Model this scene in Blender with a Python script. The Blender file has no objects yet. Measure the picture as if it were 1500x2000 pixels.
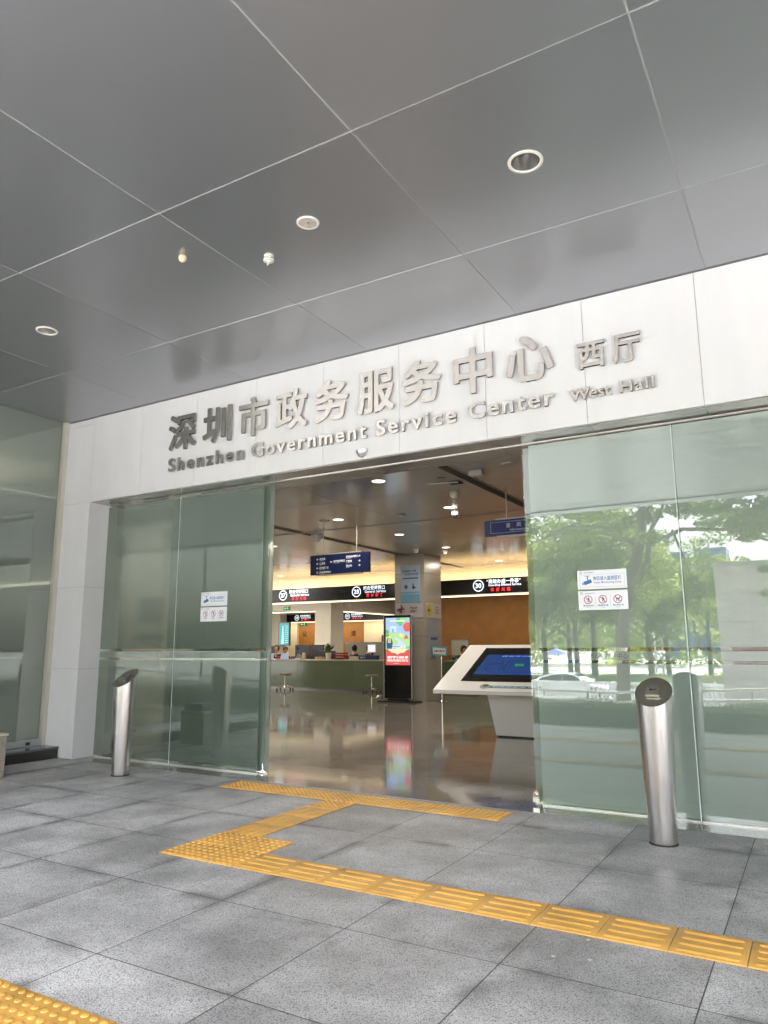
import bpy, bmesh, math, random
from mathutils import Vector, Matrix, Euler
R = math.radians
rnd = random.Random(7)
scene = bpy.context.scene
COL = scene.collection

# ------------------------------------------------------------------ camera
cam_d = bpy.data.cameras.new("camera")
cam = bpy.data.objects.new("camera", cam_d)
COL.objects.link(cam)
scene.camera = cam
cam_d.sensor_fit = 'HORIZONTAL'
cam_d.sensor_width = 36.0
cam_d.lens = 36.0 * 1417.2 / 1500.0
cam_d.clip_start = 0.05
cam_d.clip_end = 2000
right = Vector((0.8613085, 0.5080639, -0.00432867))
down = Vector((-0.09631684, 0.15490663, -0.98322276))
fwd = Vector((-0.49886945, 0.84727505, 0.18235751))
M = Matrix((( right.x, -down.x, -fwd.x, 0), (right.y, -down.y, -fwd.y, 0), (right.z, -down.z, -fwd.z, 1.265), (0, 0, 0, 1)))
cam.matrix_world = M

# ------------------------------------------------------------------ world, sun, exposure
SUN_EL, SUN_AZ = 60.0, 160.0          # azimuth measured from +Y towards +X
w = bpy.data.worlds.new("World"); scene.world = w; w.use_nodes = True
nt = w.node_tree
bg = nt.nodes["Background"]
sky = nt.nodes.new("ShaderNodeTexSky"); sky.sky_type = 'NISHITA'
sky.sun_disc = False
sky.sun_elevation = R(SUN_EL); sky.sun_rotation = R(SUN_AZ)
sky.air_density = 1.0; sky.dust_density = 6.0; sky.ozone_density = 1.0
hs = nt.nodes.new('ShaderNodeHueSaturation'); hs.inputs['Saturation'].default_value = .55
nt.links.new(sky.outputs[0], hs.inputs['Color']); nt.links.new(hs.outputs[0], bg.inputs[0]); bg.inputs[1].default_value = 0.15
sd = bpy.data.lights.new("sun", 'SUN'); sd.energy = 3.2; sd.angle = R(0.6); sd.color = (1.0, 0.97, 0.92)
so = bpy.data.objects.new("sun", sd); COL.objects.link(so)
sdir = Vector((math.sin(R(SUN_AZ)) * math.cos(R(SUN_EL)), math.cos(R(SUN_AZ)) * math.cos(R(SUN_EL)), math.sin(R(SUN_EL))))
so.rotation_euler = sdir.to_track_quat('Z', 'Y').to_euler()
so.location = (10, -10, 30)
scene.view_settings.view_transform = 'Standard'
scene.view_settings.look = 'None'
scene.view_settings.exposure = 3.45
scene.view_settings.gamma = 1
scene.render.engine = 'CYCLES'
scene.cycles.max_bounces = 10
scene.cycles.transparent_max_bounces = 16
scene.cycles.sample_clamp_indirect = 6.0
scene.cycles.caustics_reflective = False
scene.cycles.caustics_refractive = False

LF = .38        # strength of the hall's own lamps and screens
# ------------------------------------------------------------------ materials
MATS = {}
def mat(name, color=(.5, .5, .5), rough=.5, metal=0., emit=0., ecol=None, alpha=None, ior=1.45, coat=0.,
        noise=0., nscale=20., bump=0., bscale=60., rvar=0., world=False, stretch=None, bdist=.01):
    if name in MATS: return MATS[name]
    m = bpy.data.materials.new(name); m.use_nodes = True
    t = m.node_tree; b = t.nodes["Principled BSDF"]
    b.inputs["Base Color"].default_value = (*color, 1)
    b.inputs["Roughness"].default_value = rough
    b.inputs["Metallic"].default_value = metal
    b.inputs["IOR"].default_value = ior
    b.inputs["Coat Weight"].default_value = coat
    if emit:
        b.inputs["Emission Color"].default_value = (*(ecol or color), 1)
        b.inputs["Emission Strength"].default_value = emit * LF
    if noise or bump or rvar:
        geo = t.nodes.new("ShaderNodeTexCoord")
        n = t.nodes.new("ShaderNodeTexNoise"); n.inputs["Scale"].default_value = nscale; n.inputs["Detail"].default_value = 5
        src = t.nodes.new("ShaderNodeNewGeometry").outputs["Position"] if world else geo.outputs["Object"]
        if stretch:
            mp = t.nodes.new("ShaderNodeMapping"); mp.inputs["Scale"].default_value = stretch
            t.links.new(src, mp.inputs[0]); src = mp.outputs[0]
        t.links.new(src, n.inputs["Vector"])
        if noise:
            mr = t.nodes.new("ShaderNodeMapRange"); mr.inputs[3].default_value = 1 - noise; mr.inputs[4].default_value = 1 + noise
            mr.inputs[1].default_value = .3; mr.inputs[2].default_value = .7
            t.links.new(n.outputs[0], mr.inputs[0])
            mx = t.nodes.new("ShaderNodeVectorMath"); mx.operation = 'SCALE'; mx.inputs[0].default_value = color
            t.links.new(mr.outputs[0], mx.inputs["Scale"]); t.links.new(mx.outputs[0], b.inputs["Base Color"])
        if rvar:
            mr2 = t.nodes.new("ShaderNodeMapRange"); mr2.inputs[3].default_value = max(0, rough - rvar); mr2.inputs[4].default_value = rough + rvar
            mr2.inputs[1].default_value = .3; mr2.inputs[2].default_value = .7
            t.links.new(n.outputs[0], mr2.inputs[0]); t.links.new(mr2.outputs[0], b.inputs["Roughness"])
        if bump:
            n2 = t.nodes.new("ShaderNodeTexNoise"); n2.inputs["Scale"].default_value = bscale; n2.inputs["Detail"].default_value = 3
            t.links.new(src, n2.inputs["Vector"])
            bp = t.nodes.new("ShaderNodeBump"); bp.inputs["Strength"].default_value = bump; bp.inputs["Distance"].default_value = bdist
            t.links.new(n2.outputs[0], bp.inputs["Height"]); t.links.new(bp.outputs[0], b.inputs["Normal"])
    MATS[name] = m
    return m

def N(t, typ, **kw):
    n = t.nodes.new(typ)
    for k, v in kw.items(): setattr(n, k, v)
    return n
def math_(t, op, a, b=None, c=None, clamp=False):
    n = t.nodes.new("ShaderNodeMath"); n.operation = op; n.use_clamp = clamp
    for i, v in enumerate((a, b, c)):
        if v is None: continue
        if isinstance(v, (int, float)): n.inputs[i].default_value = v
        else: t.links.new(v, n.inputs[i])
    return n.outputs[0]
def mixc(t, f, a, b):
    n = t.nodes.new("ShaderNodeMix"); n.data_type = 'RGBA'
    for s, v in ((n.inputs[0], f), (n.inputs[6], a), (n.inputs[7], b)):
        if isinstance(v, (int, float)): s.default_value = v
        elif isinstance(v, tuple): s.default_value = (*v, 1)
        else: t.links.new(v, s)
    return n.outputs[2]

def stone_floor(name, base, dark, x0, y0, px, py, jw, jcol, rough, tilevar, speck, stains, polish=False, warp=True):
    """stone slabs: grid joints, speckle, per slab tone, wear"""
    m = bpy.data.materials.new(name); m.use_nodes = True
    t = m.node_tree; b = t.nodes["Principled BSDF"]
    pos = N(t, "ShaderNodeNewGeometry").outputs["Position"]
    sep = N(t, "ShaderNodeSeparateXYZ"); t.links.new(pos, sep.inputs[0])
    u = math_(t, 'DIVIDE', math_(t, 'SUBTRACT', sep.outputs[0], x0), px)
    v = math_(t, 'DIVIDE', math_(t, 'SUBTRACT', sep.outputs[1], y0), py)
    fu = math_(t, 'FLOOR', u); fv = math_(t, 'FLOOR', v)
    cu = math_(t, 'SUBTRACT', u, fu); cv = math_(t, 'SUBTRACT', v, fv)
    du = math_(t, 'MULTIPLY', math_(t, 'MINIMUM', cu, math_(t, 'SUBTRACT', 1.0, cu)), px)
    dv = math_(t, 'MULTIPLY', math_(t, 'MINIMUM', cv, math_(t, 'SUBTRACT', 1.0, cv)), py)
    d = math_(t, 'MINIMUM', du, dv)
    comb = N(t, "ShaderNodeCombineXYZ"); t.links.new(fu, comb.inputs[0]); t.links.new(fv, comb.inputs[1])
    wn = N(t, "ShaderNodeTexWhiteNoise"); wn.noise_dimensions = '2D'; t.links.new(comb.outputs[0], wn.inputs[0])
    n1 = N(t, "ShaderNodeTexNoise"); n1.inputs["Scale"].default_value = speck; n1.inputs["Detail"].default_value = 4; n1.inputs["Roughness"].default_value = .75
    t.links.new(pos, n1.inputs["Vector"])
    sp = N(t, "ShaderNodeMapRange"); sp.inputs[1].default_value = .41; sp.inputs[2].default_value = .57
    t.links.new(n1.outputs[0], sp.inputs[0])
    col = mixc(t, sp.outputs[0], dark, base)
    n1b = N(t, "ShaderNodeTexVoronoi"); n1b.inputs["Scale"].default_value = speck * 1.1
    t.links.new(pos, n1b.inputs["Vector"])
    vs = N(t, "ShaderNodeSeparateColor"); t.links.new(n1b.outputs["Color"], vs.inputs[0])
    fl = math_(t, 'GREATER_THAN', vs.outputs[0], .82)
    col = mixc(t, math_(t, 'MULTIPLY', fl, .65), col, tuple(c * .35 for c in dark))
    tv = math_(t, 'ADD', math_(t, 'MULTIPLY', wn.outputs[0], tilevar * 2), 1 - tilevar)
    n2 = N(t, "ShaderNodeTexNoise"); n2.inputs["Scale"].default_value = 1.6; n2.inputs["Detail"].default_value = 7; n2.inputs["Roughness"].default_value = .62
    t.links.new(pos, n2.inputs["Vector"])
    st = N(t, "ShaderNodeMapRange"); st.inputs[1].default_value = .38; st.inputs[2].default_value = .62; st.inputs[3].default_value = 1 - stains; st.inputs[4].default_value = 1 + stains * .35
    t.links.new(n2.outputs[0], st.inputs[0])
    # dirt that creeps in from the joints
    n3 = N(t, "ShaderNodeTexNoise"); n3.inputs["Scale"].default_value = 2.3; n3.inputs["Detail"].default_value = 4
    t.links.new(pos, n3.inputs["Vector"])
    wmask = N(t, "ShaderNodeMapRange"); wmask.inputs[1].default_value = .5; wmask.inputs[2].default_value = .62
    t.links.new(n3.outputs[0], wmask.inputs[0])
    edge = N(t, "ShaderNodeMapRange"); edge.inputs[1].default_value = .0; edge.inputs[2].default_value = .085; edge.inputs[3].default_value = 1; edge.inputs[4].default_value = 0
    t.links.new(d, edge.inputs[0])
    e2 = math_(t, 'MULTIPLY', math_(t, 'MULTIPLY', edge.outputs[0], wmask.outputs[0]), stains * 1.3)
    k = math_(t, 'MULTIPLY', math_(t, 'MULTIPLY', tv, st.outputs[0]), math_(t, 'SUBTRACT', 1.0, e2))
    sc = N(t, "ShaderNodeVectorMath", operation='SCALE'); t.links.new(col, sc.inputs[0]); t.links.new(k, sc.inputs["Scale"])
    jm = math_(t, 'LESS_THAN', d, jw)
    fin = mixc(t, jm, sc.outputs[0], jcol)
    t.links.new(fin, b.inputs["Base Color"])
    rr = N(t, "ShaderNodeMapRange"); rr.inputs[1].default_value = .35; rr.inputs[2].default_value = .65
    rr.inputs[3].default_value = rough * .75; rr.inputs[4].default_value = rough * 1.25
    t.links.new(n2.outputs[0], rr.inputs[0]); t.links.new(rr.outputs[0], b.inputs["Roughness"])
    h = math_(t, 'ADD', math_(t, 'MULTIPLY', n1.outputs[0], .15 if not polish else .0), math_(t, 'MULTIPLY', math_(t, 'MINIMUM', d, .006), 180.0 if not polish else 20.))
    if polish:
        n4 = N(t, "ShaderNodeTexNoise"); n4.inputs["Scale"].default_value = 1.3; n4.inputs["Detail"].default_value = 2
        t.links.new(pos, n4.inputs["Vector"]); h = math_(t, 'ADD', h, math_(t, 'MULTIPLY', n4.outputs[0], .5))
    bp = N(t, "ShaderNodeBump"); bp.inputs["Strength"].default_value = .35 if not polish else .06; bp.inputs["Distance"].default_value = .004
    t.links.new(h, bp.inputs["Height"]); t.links.new(bp.outputs[0], b.inputs["Normal"])
    b.inputs["IOR"].default_value = 1.5 if not polish else 1.6
    MATS[name] = m
    return m

def glass_mat(name, tint, ior, base_refl=0.0):
    m = bpy.data.materials.new(name); m.use_nodes = True
    t = m.node_tree; t.nodes.remove(t.nodes["Principled BSDF"]); out = t.nodes["Material Output"]
    tr = N(t, "ShaderNodeBsdfTransparent"); tr.inputs[0].default_value = (*tint, 1)
    gl = N(t, "ShaderNodeBsdfGlossy"); gl.inputs["Roughness"].default_value = 0.0; gl.inputs[0].default_value = (.95, 1, .97, 1)
    fr = N(t, "ShaderNodeFresnel"); fr.inputs[0].default_value = ior
    bk = N(t, 'ShaderNodeNewGeometry').outputs['Backfacing']
    f = math_(t, 'MULTIPLY', math_(t, 'ADD', fr.outputs[0], base_refl, clamp=True), math_(t, 'SUBTRACT', 1.0, bk))
    mx = N(t, "ShaderNodeMixShader"); t.links.new(f, mx.inputs[0]); t.links.new(tr.outputs[0], mx.inputs[1]); t.links.new(gl.outputs[0], mx.inputs[2])
    t.links.new(mx.outputs[0], out.inputs[0]); MATS[name] = m
    return m
def film_mat(name, diff, blur, rough, fac, trans=.3):
    """frosted film: part scatters, part lets a blurred view through"""
    m = bpy.data.materials.new(name); m.use_nodes = True
    t = m.node_tree; t.nodes.remove(t.nodes["Principled BSDF"]); out = t.nodes["Material Output"]
    d = N(t, "ShaderNodeBsdfDiffuse"); d.inputs[0].default_value = (*diff, 1)
    tl = N(t, "ShaderNodeBsdfTranslucent"); tl.inputs[0].default_value = (*diff, 1)
    rf = N(t, "ShaderNodeBsdfRefraction"); rf.inputs[0].default_value = (*blur, 1); rf.inputs["Roughness"].default_value = rough; rf.inputs["IOR"].default_value = 1.12
    m1 = N(t, "ShaderNodeMixShader"); m1.inputs[0].default_value = trans
    t.links.new(d.outputs[0], m1.inputs[1]); t.links.new(tl.outputs[0], m1.inputs[2])
    m2 = N(t, "ShaderNodeMixShader"); m2.inputs[0].default_value = fac
    t.links.new(m1.outputs[0], m2.inputs[1]); t.links.new(rf.outputs[0], m2.inputs[2])
    t.links.new(m2.outputs[0], out.inputs[0]); MATS[name] = m
    return m

# ------------------------------------------------------------------ object helpers
ORI = {}
def link(o, parent=None):
    COL.objects.link(o)
    if parent is not None: o.parent = parent
    return o
def thing(name, label, cat, loc=(0, 0, 0), rot=None, group=None, local=False):
    o = bpy.data.objects.new(name, None); COL.objects.link(o)
    o.empty_display_size = .1
    o.location = loc
    if rot: o.rotation_euler = rot
    ORI[o] = Vector((0, 0, 0)) if (local or rot) else Vector(loc)
    o['label'] = label; o['category'] = cat
    if group: o['group'] = group
    return o
def tag(o, label=None, cat=None, group=None, kind=None):
    for k, v in (('label', label), ('category', cat), ('group', group), ('kind', kind)):
        if v: o[k] = v
    return o
class MB:
    def __init__(s): s.bm = bmesh.new(); s.mi = 0
    def _f(s, vs):
        try:
            f = s.bm.faces.new(vs); f.material_index = s.mi; return f
        except ValueError: return None
    def box(s, x0, x1, y0, y1, z0, z1, bevel=0):
        if x1 < x0: x0, x1 = x1, x0
        if y1 < y0: y0, y1 = y1, y0
        if z1 < z0: z0, z1 = z1, z0
        v = [s.bm.verts.new(p) for p in ((x0, y0, z0), (x1, y0, z0), (x1, y1, z0), (x0, y1, z0), (x0, y0, z1), (x1, y0, z1), (x1, y1, z1), (x0, y1, z1))]
        fs = [s._f([v[i] for i in q]) for q in ((0, 3, 2, 1), (4, 5, 6, 7), (0, 1, 5, 4), (1, 2, 6, 5), (2, 3, 7, 6), (3, 0, 4, 7))]
        if bevel:
            es = list({e for f in fs for e in f.edges})
            r = bmesh.ops.bevel(s.bm, geom=es, offset=bevel, segments=2, profile=.5, affect='EDGES')
            for f in r['faces']: f.material_index = s.mi
        return s
    def quad(s, *pts):
        s._f([s.bm.verts.new(p) for p in pts]); return s
    def prism(s, pts, vec):
        vec = Vector(vec)
        a = [s.bm.verts.new(p) for p in pts]; b = [s.bm.verts.new(Vector(p) + vec) for p in pts]
        s._f(a[::-1]); s._f(b); n = len(pts)
        for i in range(n): s._f([a[i], a[(i + 1) % n], b[(i + 1) % n], b[i]])
        return s
    def tube(s, pts, rad, n=10, cap=True):
        """rad: number or list"""
        pts = [Vector(p) for p in pts]; k = len(pts)
        rads = rad if isinstance(rad, (list, tuple)) else [rad] * k
        rings = []
        up = Vector((0, 0, 1))
        prev = None
        for i, p in enumerate(pts):
            d = (pts[min(i + 1, k - 1)] - pts[max(i - 1, 0)]).normalized()
            if prev is None:
                a = d.cross(up if abs(d.z) < .9 else Vector((1, 0, 0))).normalized()
            else:
                a = (prev - d * prev.dot(d)).normalized()
            prev = a
            b = d.cross(a)
            rings.append([s.bm.verts.new(p + (a * math.cos(2 * math.pi * j / n) + b * math.sin(2 * math.pi * j / n)) * rads[i]) for j in range(n)])
        for i in range(k - 1):
            for j in range(n):
                s._f([rings[i][j], rings[i][(j + 1) % n], rings[i + 1][(j + 1) % n], rings[i + 1][j]])
        if cap: s._f(rings[0][::-1]); s._f(rings[-1])
        return s
    def lathe(s, prof, c=(0, 0, 0), n=32, axis='Z', closed=False):
        """prof: list of (r, h)"""
        c = Vector(c); rings = []
        for r, h in prof:
            ring = []
            for j in range(n):
                a = 2 * math.pi * j / n
                x, y = max(r, 1e-5) * math.cos(a), max(r, 1e-5) * math.sin(a)
                p = (x, y, h) if axis == 'Z' else ((x, h, y) if axis == 'Y' else (h, x, y))
                ring.append(s.bm.verts.new(c + Vector(p)))
            rings.append(ring)
        for i in range(len(rings) - 1):
            for j in range(n):
                s._f([rings[i][j], rings[i][(j + 1) % n], rings[i + 1][(j + 1) % n], rings[i + 1][j]])
        if closed:
            s._f(rings[0]); s._f(rings[-1][::-1])
        return s
    def ball(s, c, rx, ry, rz, n=12, m=8):
        c = Vector(c); rings = []
        for i in range(m + 1):
            th = math.pi * i / m
            rr = max(math.sin(th), 1e-4)
            rings.append([s.bm.verts.new(c + Vector((rx * rr * math.cos(2 * math.pi * j / n), ry * rr * math.sin(2 * math.pi * j / n), rz * math.cos(th)))) for j in range(n)])
        for i in range(m):
            for j in range(n):
                s._f([rings[i][j], rings[i + 1][j], rings[i + 1][(j + 1) % n], rings[i][(j + 1) % n]])
        return s
    def raw(s, verts, faces):
        vs = [s.bm.verts.new(v) for v in verts]
        for f in faces: s._f([vs[i] for i in f])
        return s
    def build(s, name, mats, parent=None, origin=None, smooth=False, recalc=True, bevel=0):
        off = ORI[parent] if parent is not None else (Vector(origin) if origin is not None else Vector((0, 0, 0)))
        if recalc: bmesh.ops.recalc_face_normals(s.bm, faces=s.bm.faces)
        if off.length: bmesh.ops.translate(s.bm, vec=-off, verts=s.bm.verts)
        me = bpy.data.meshes.new(name); s.bm.to_mesh(me); s.bm.free()
        for mm in (mats if isinstance(mats, (list, tuple)) else [mats]): me.materials.append(mm)
        if smooth:
            for p in me.polygons: p.use_smooth = True
            if smooth != 'all':
                try: me.set_sharp_from_angle(angle=R(40))
                except Exception: pass
        o = bpy.data.objects.new(name, me); link(o, parent)
        if parent is None: o.location = off
        ORI[o] = off
        if bevel:
            bv = o.modifiers.new("bevel", 'BEVEL'); bv.width = bevel; bv.segments = 2; bv.limit_method = 'ANGLE'
        return o
def copy_tree(o, parent=None):
    c = o.copy(); COL.objects.link(c)
    if parent is not None: c.parent = parent
    ORI[c] = ORI.get(o, Vector((0, 0, 0)))
    for ch in list(o.children): copy_tree(ch, c)
    return c

# ------------------------------------------------------------------ lettering (mesh glyphs from the built-in font)
_T = {}
def glyphs(body, bold=0., extrude=0., res=3):
    key = (body, bold, extrude, res)
    if key in _T: return _T[key]
    c = bpy.data.curves.new('t', 'FONT'); c.body = body; c.offset = bold; c.extrude = extrude; c.resolution_u = res
    o = bpy.data.objects.new('t', c); COL.objects.link(o)
    dg = bpy.context.evaluated_depsgraph_get()
    me = bpy.data.meshes.new_from_object(o.evaluated_get(dg))
    vs = [v.co.copy() for v in me.vertices]; fs = [tuple(p.vertices) for p in me.polygons]
    bpy.data.objects.remove(o); bpy.data.curves.remove(c); bpy.data.meshes.remove(me)
    xs = [v.x for v in vs]; ys = [v.y for v in vs]
    _T[key] = (vs, fs, (min(xs), max(xs), min(ys), max(ys)))
    return _T[key]
def add_text(mb, body, x0, z0, h=None, width=None, y=0., bold=.0, extrude=0., align='L', frame=None, cjk=False, res=2, ref=None):
    """text standing in the XZ plane facing -Y; h = height of the glyph box; frame = matrix applied afterwards"""
    vs, fs, (a, b, c, d) = glyphs(body, bold, extrude, res)
    if ref:
        _, _, (ra, rb, c, d) = glyphs(ref, bold, extrude, res)
    sz = h / (d - c) if h else width / (b - a)
    sx = width / (b - a) if width else sz
    W = (b - a) * sx
    ox = x0 - (W / 2 if align == 'C' else (W if align == 'R' else 0))
    out = []
    for v in vs:
        p = Vector((ox + (v.x - a) * sx, y - v.z, z0 + (v.y - c) * sz))
        out.append(frame @ p if frame else p)
    mb.raw(out, fs)
    return W
# ================================================================== SETTING: ground, pavement, ceilings
GZ = -1.6
m_pave = stone_floor("granite_paving", (.72, .71, .70), (.30, .295, .29), -0.49, 0.01, .75, .75, .0025, (.05, .047, .043), .55, .14, 190, .40)
m_kerbst = mat("pale_kerb_stone", (.55, .54, .52), .6, noise=.08, nscale=60)
m_floor = stone_floor("polished_granite", (.36, .325, .285), (.23, .205, .18), -1.99, 5.70, 1.0, 1.0, .0014, (.08, .07, .06), .075, .06, 160, .14, polish=True)
MB().box(-14, 8, -0.15, 5.70, -.3, 0).build("pavement", m_pave)['kind'] = 'structure'
MB().box(-38, 9, 5.702, 44, -.3, 0.0).build("hall_floor", m_floor)['kind'] = 'structure'
m_border = mat("pale_border_stone", (.62, .61, .59), .5, noise=.08, nscale=90)
MB().box(-14, 8, 0.1, 0.62, .0, .004).build("paving_border", m_border)['kind'] = 'structure'
m_asph = mat("asphalt", (.15, .15, .15), .85, noise=.12, nscale=3, bump=.2, bscale=80)
m_conc = mat("pale_concrete_ground", (.36, .36, .36), .8, noise=.08, nscale=.6)
m_lawn = mat("lawn_grass", (.16, .27, .07), .9, noise=.25, nscale=5, bump=.5, bscale=60)
MB().box(-420, 420, -420, -0.15, GZ - .4, GZ).build("ground", m_conc)['kind'] = 'structure'
MB().box(-80, 60, -37, -26, GZ + .004, GZ + .02).build("road", m_asph)['kind'] = 'structure'
MB().box(-60, 40, -4.0, -0.15, GZ + .004, -0.02 - .3).build("terrace_bank", m_kerbst)['kind'] = 'structure'
lw = MB()
for (cx, cy, rx, ry, h) in ((-12, -46, 13, 6.5, .7), (-34, -44, 11, 5, .4), (6, -47, 8, 5, .5)):
    n = 48; prof = [(1., .0), (.93, .25), (.75, .6), (.45, .9), (.0, 1.)]
    rings = []
    for (r, z) in prof:
        rings.append([lw.bm.verts.new((cx + rx * r * math.cos(2 * math.pi * j / n) * (1 + .06 * math.sin(3 * j)), cy + ry * r * math.sin(2 * math.pi * j / n), GZ + .02 + h * z)) for j in range(n)])
    for i in range(len(rings) - 1):
        for j in range(n): lw._f([rings[i][j], rings[i][(j + 1) % n], rings[i + 1][(j + 1) % n], rings[i + 1][j]])
tag(lw.build("lawn", m_lawn, smooth=True), kind='structure')

# ---- canopy ceiling: satin aluminium panels with open joints (holes for the fittings are set on the surface)
CZ = 4.115
m_alu = mat("satin_grey_aluminium", (.365, .375, .395), .30, metal=.75, bump=.12, bscale=1.1, bdist=.03, world=True)
m_alu2 = mat("satin_grey_aluminium_b", (.385, .395, .415), .32, metal=.75, bump=.12, bscale=1.4, bdist=.03, world=True)
m_alu3 = mat("satin_grey_aluminium_c", (.35, .36, .38), .28, metal=.75, bump=.12, bscale=.9, bdist=.03, world=True)
m_joint = mat("pale_joint_sealant", (.40, .405, .41), .6)
m_dark = mat("dark_void", (.02, .02, .02), .9)
xs = [-8.10, -6.575, -5.045, -3.52, -1.99, -0.475, 1.05, 2.58, 4.1, 5.6]
ys = [-3.05, -1.53, 0.0, 1.515, 3.03, 4.545, 5.70]
cn = MB()
HOLES = [(-1.236, 3.785, .106 * .83), (-5.80, 3.795, .094 * .83)]
def holed(mb, x0, x1, y0, y1, hx, hy, r, z):
    n = 48; inner = []; outer = []
    for j in range(n):
        a = 2 * math.pi * j / n; c_, s_ = math.cos(a), math.sin(a)
        tx = ((x1 - hx) if c_ > 0 else (x0 - hx)) / c_ if abs(c_) > 1e-9 else 1e9
        ty = ((y1 - hy) if s_ > 0 else (y0 - hy)) / s_ if abs(s_) > 1e-9 else 1e9
        k = min(tx, ty)
        inner.append(mb.bm.verts.new((hx + r * c_, hy + r * s_, z))); outer.append([hx + k * c_, hy + k * s_, math.atan2(s_, c_)])
    for cx, cy in ((x0, y0), (x1, y0), (x1, y1), (x0, y1)):      # pull the nearest ray end into each corner
        q = min(outer, key=lambda o: (o[0] - cx) ** 2 + (o[1] - cy) ** 2); q[0], q[1] = cx, cy
    ov = [mb.bm.verts.new((o[0], o[1], z)) for o in outer]
    for j in range(n): mb._f([inner[j], inner[(j + 1) % n], ov[(j + 1) % n], ov[j]])
    up = [mb.bm.verts.new((v.co.x, v.co.y, z + .03)) for v in ov]
    for j in range(n): mb._f([ov[j], ov[(j + 1) % n], up[(j + 1) % n], up[j]])
for i in range(len(xs) - 1):
    for j in range(len(ys) - 1):
        g = .005
        X0, X1, Y0, Y1 = xs[i] + g, xs[i + 1] - g, ys[j] + g, ys[j + 1] - (g if j < len(ys) - 2 else .012)
        cn.mi = (0, 2, 3)[(i * 7 + j * 5) % 3]
        h = [q for q in HOLES if X0 < q[0] < X1 and Y0 < q[1] < Y1]
        if h: holed(cn, X0, X1, Y0, Y1, h[0][0], h[0][1], h[0][2], CZ)
        else: cn.box(X0, X1, Y0, Y1, CZ, CZ + .03, bevel=.0025)
cn.mi = 1
for x in xs: cn.box(x - .02, x + .02, ys[0], 5.70, CZ + .0030, CZ + .028)
for y in ys[:-1]: cn.box(xs[0], xs[-1], y - .02, y + .02, CZ + .0034, CZ + .026)
cn.mi = 0
cn.box(-8.13, xs[-1], 5.69, 5.72, CZ - .004, CZ + .06); cn.box(-8.13, -8.09, 1.7, 5.69, CZ + .003, CZ + .2)
cn.box(-12, 14, -3.45, -3.06, 4.09, 5.2)
o = cn.build("canopy_ceiling", [m_alu, m_joint, m_alu2, m_alu3]); tag(o, kind='structure')
MB().box(-8.1, 14, -3.5, 6.4, 4.27, 4.6).build("canopy_roof", m_alu)['kind'] = 'structure'

# ================================================================== ENTRANCE FACADE (fascia, pillar, soffit)
YF, YG, ZB, ZT = 5.70, 5.98, 3.03, 4.105
m_white = mat("white_stone_cladding", (.69, .695, .70), .42, noise=.03, nscale=3.0, world=True, stretch=(1.6, 1.6, .35))
m_seam = mat("cladding_seam", (.33, .33, .31), .8)
m_soff = mat("polished_soffit_metal", (.47, .46, .43), .09, metal=.55)
fac = thing("entrance_facade", "white stone entrance facade with seamed fascia band and corner pillar under the grey canopy", "facade", (-7.8, 5.7, 0))
fx = [-7.55 + .873 * k for k in range(0, 14)]
f = MB(); f.box(-7.55, fx[-1], YF + .012, YF + .2, ZB + .005, ZT + .03); f.build("fascia_backing", m_seam, fac)
f = MB()
for a, b in zip(fx[:-1], fx[1:]): f.box(a + .0018, b - .0018, YF, YF + .03, ZB, ZT, bevel=.001)
f.build("fascia", m_white, fac)
f = MB()
zs = [0, 1.02, 1.99, 3.03, 4.03, 4.105]
for a, b in zip(zs[:-1], zs[1:]):
    f.box(-8.05, -7.553, YF, YG + .15, a + .0018, b - .0018, bevel=.002)
f.build("pillar", m_white, fac)
f = MB(); f.box(-8.04, -7.565, YF + .012, YG + .14, .004, 4.1); f.build("pillar_core", m_seam, fac)
f = MB()
for a, b in zip(fx[:-1], fx[1:]):
    f.box(a + .002, b - .002, YF + .032, YG - .012, ZB - .006, ZB + .02, bevel=.001)
    f.box(a + .002, b - .002, YG + .03, 6.31, ZB - .012, ZB + .02, bevel=.001)
f.build("soffit", m_soff, fac)
f = MB(); f.box(-7.55, 3.8, YG - .010, YG + .028, ZB + .0, ZB + .03); f.build("glazing_channel", mat("bright_channel_and_glint", (.75, .75, .72), .25, metal=.6), fac)
f = MB(); f.box(-8.06, 9, 6.18, 6.318, ZB - .008, 3.9); f.build("door_header", m_soff, fac)
# right pillar (outside the photograph, closes the facade)
f = MB(); f.box(3.3, 3.8, YF, YG + .15, 0, ZB - .002); f.build("pillar", m_white, fac)
f = MB(); f.box(3.8, 9, 5.75, 6.2, 0, 4.6); f.build("wall", m_white, fac)

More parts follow.
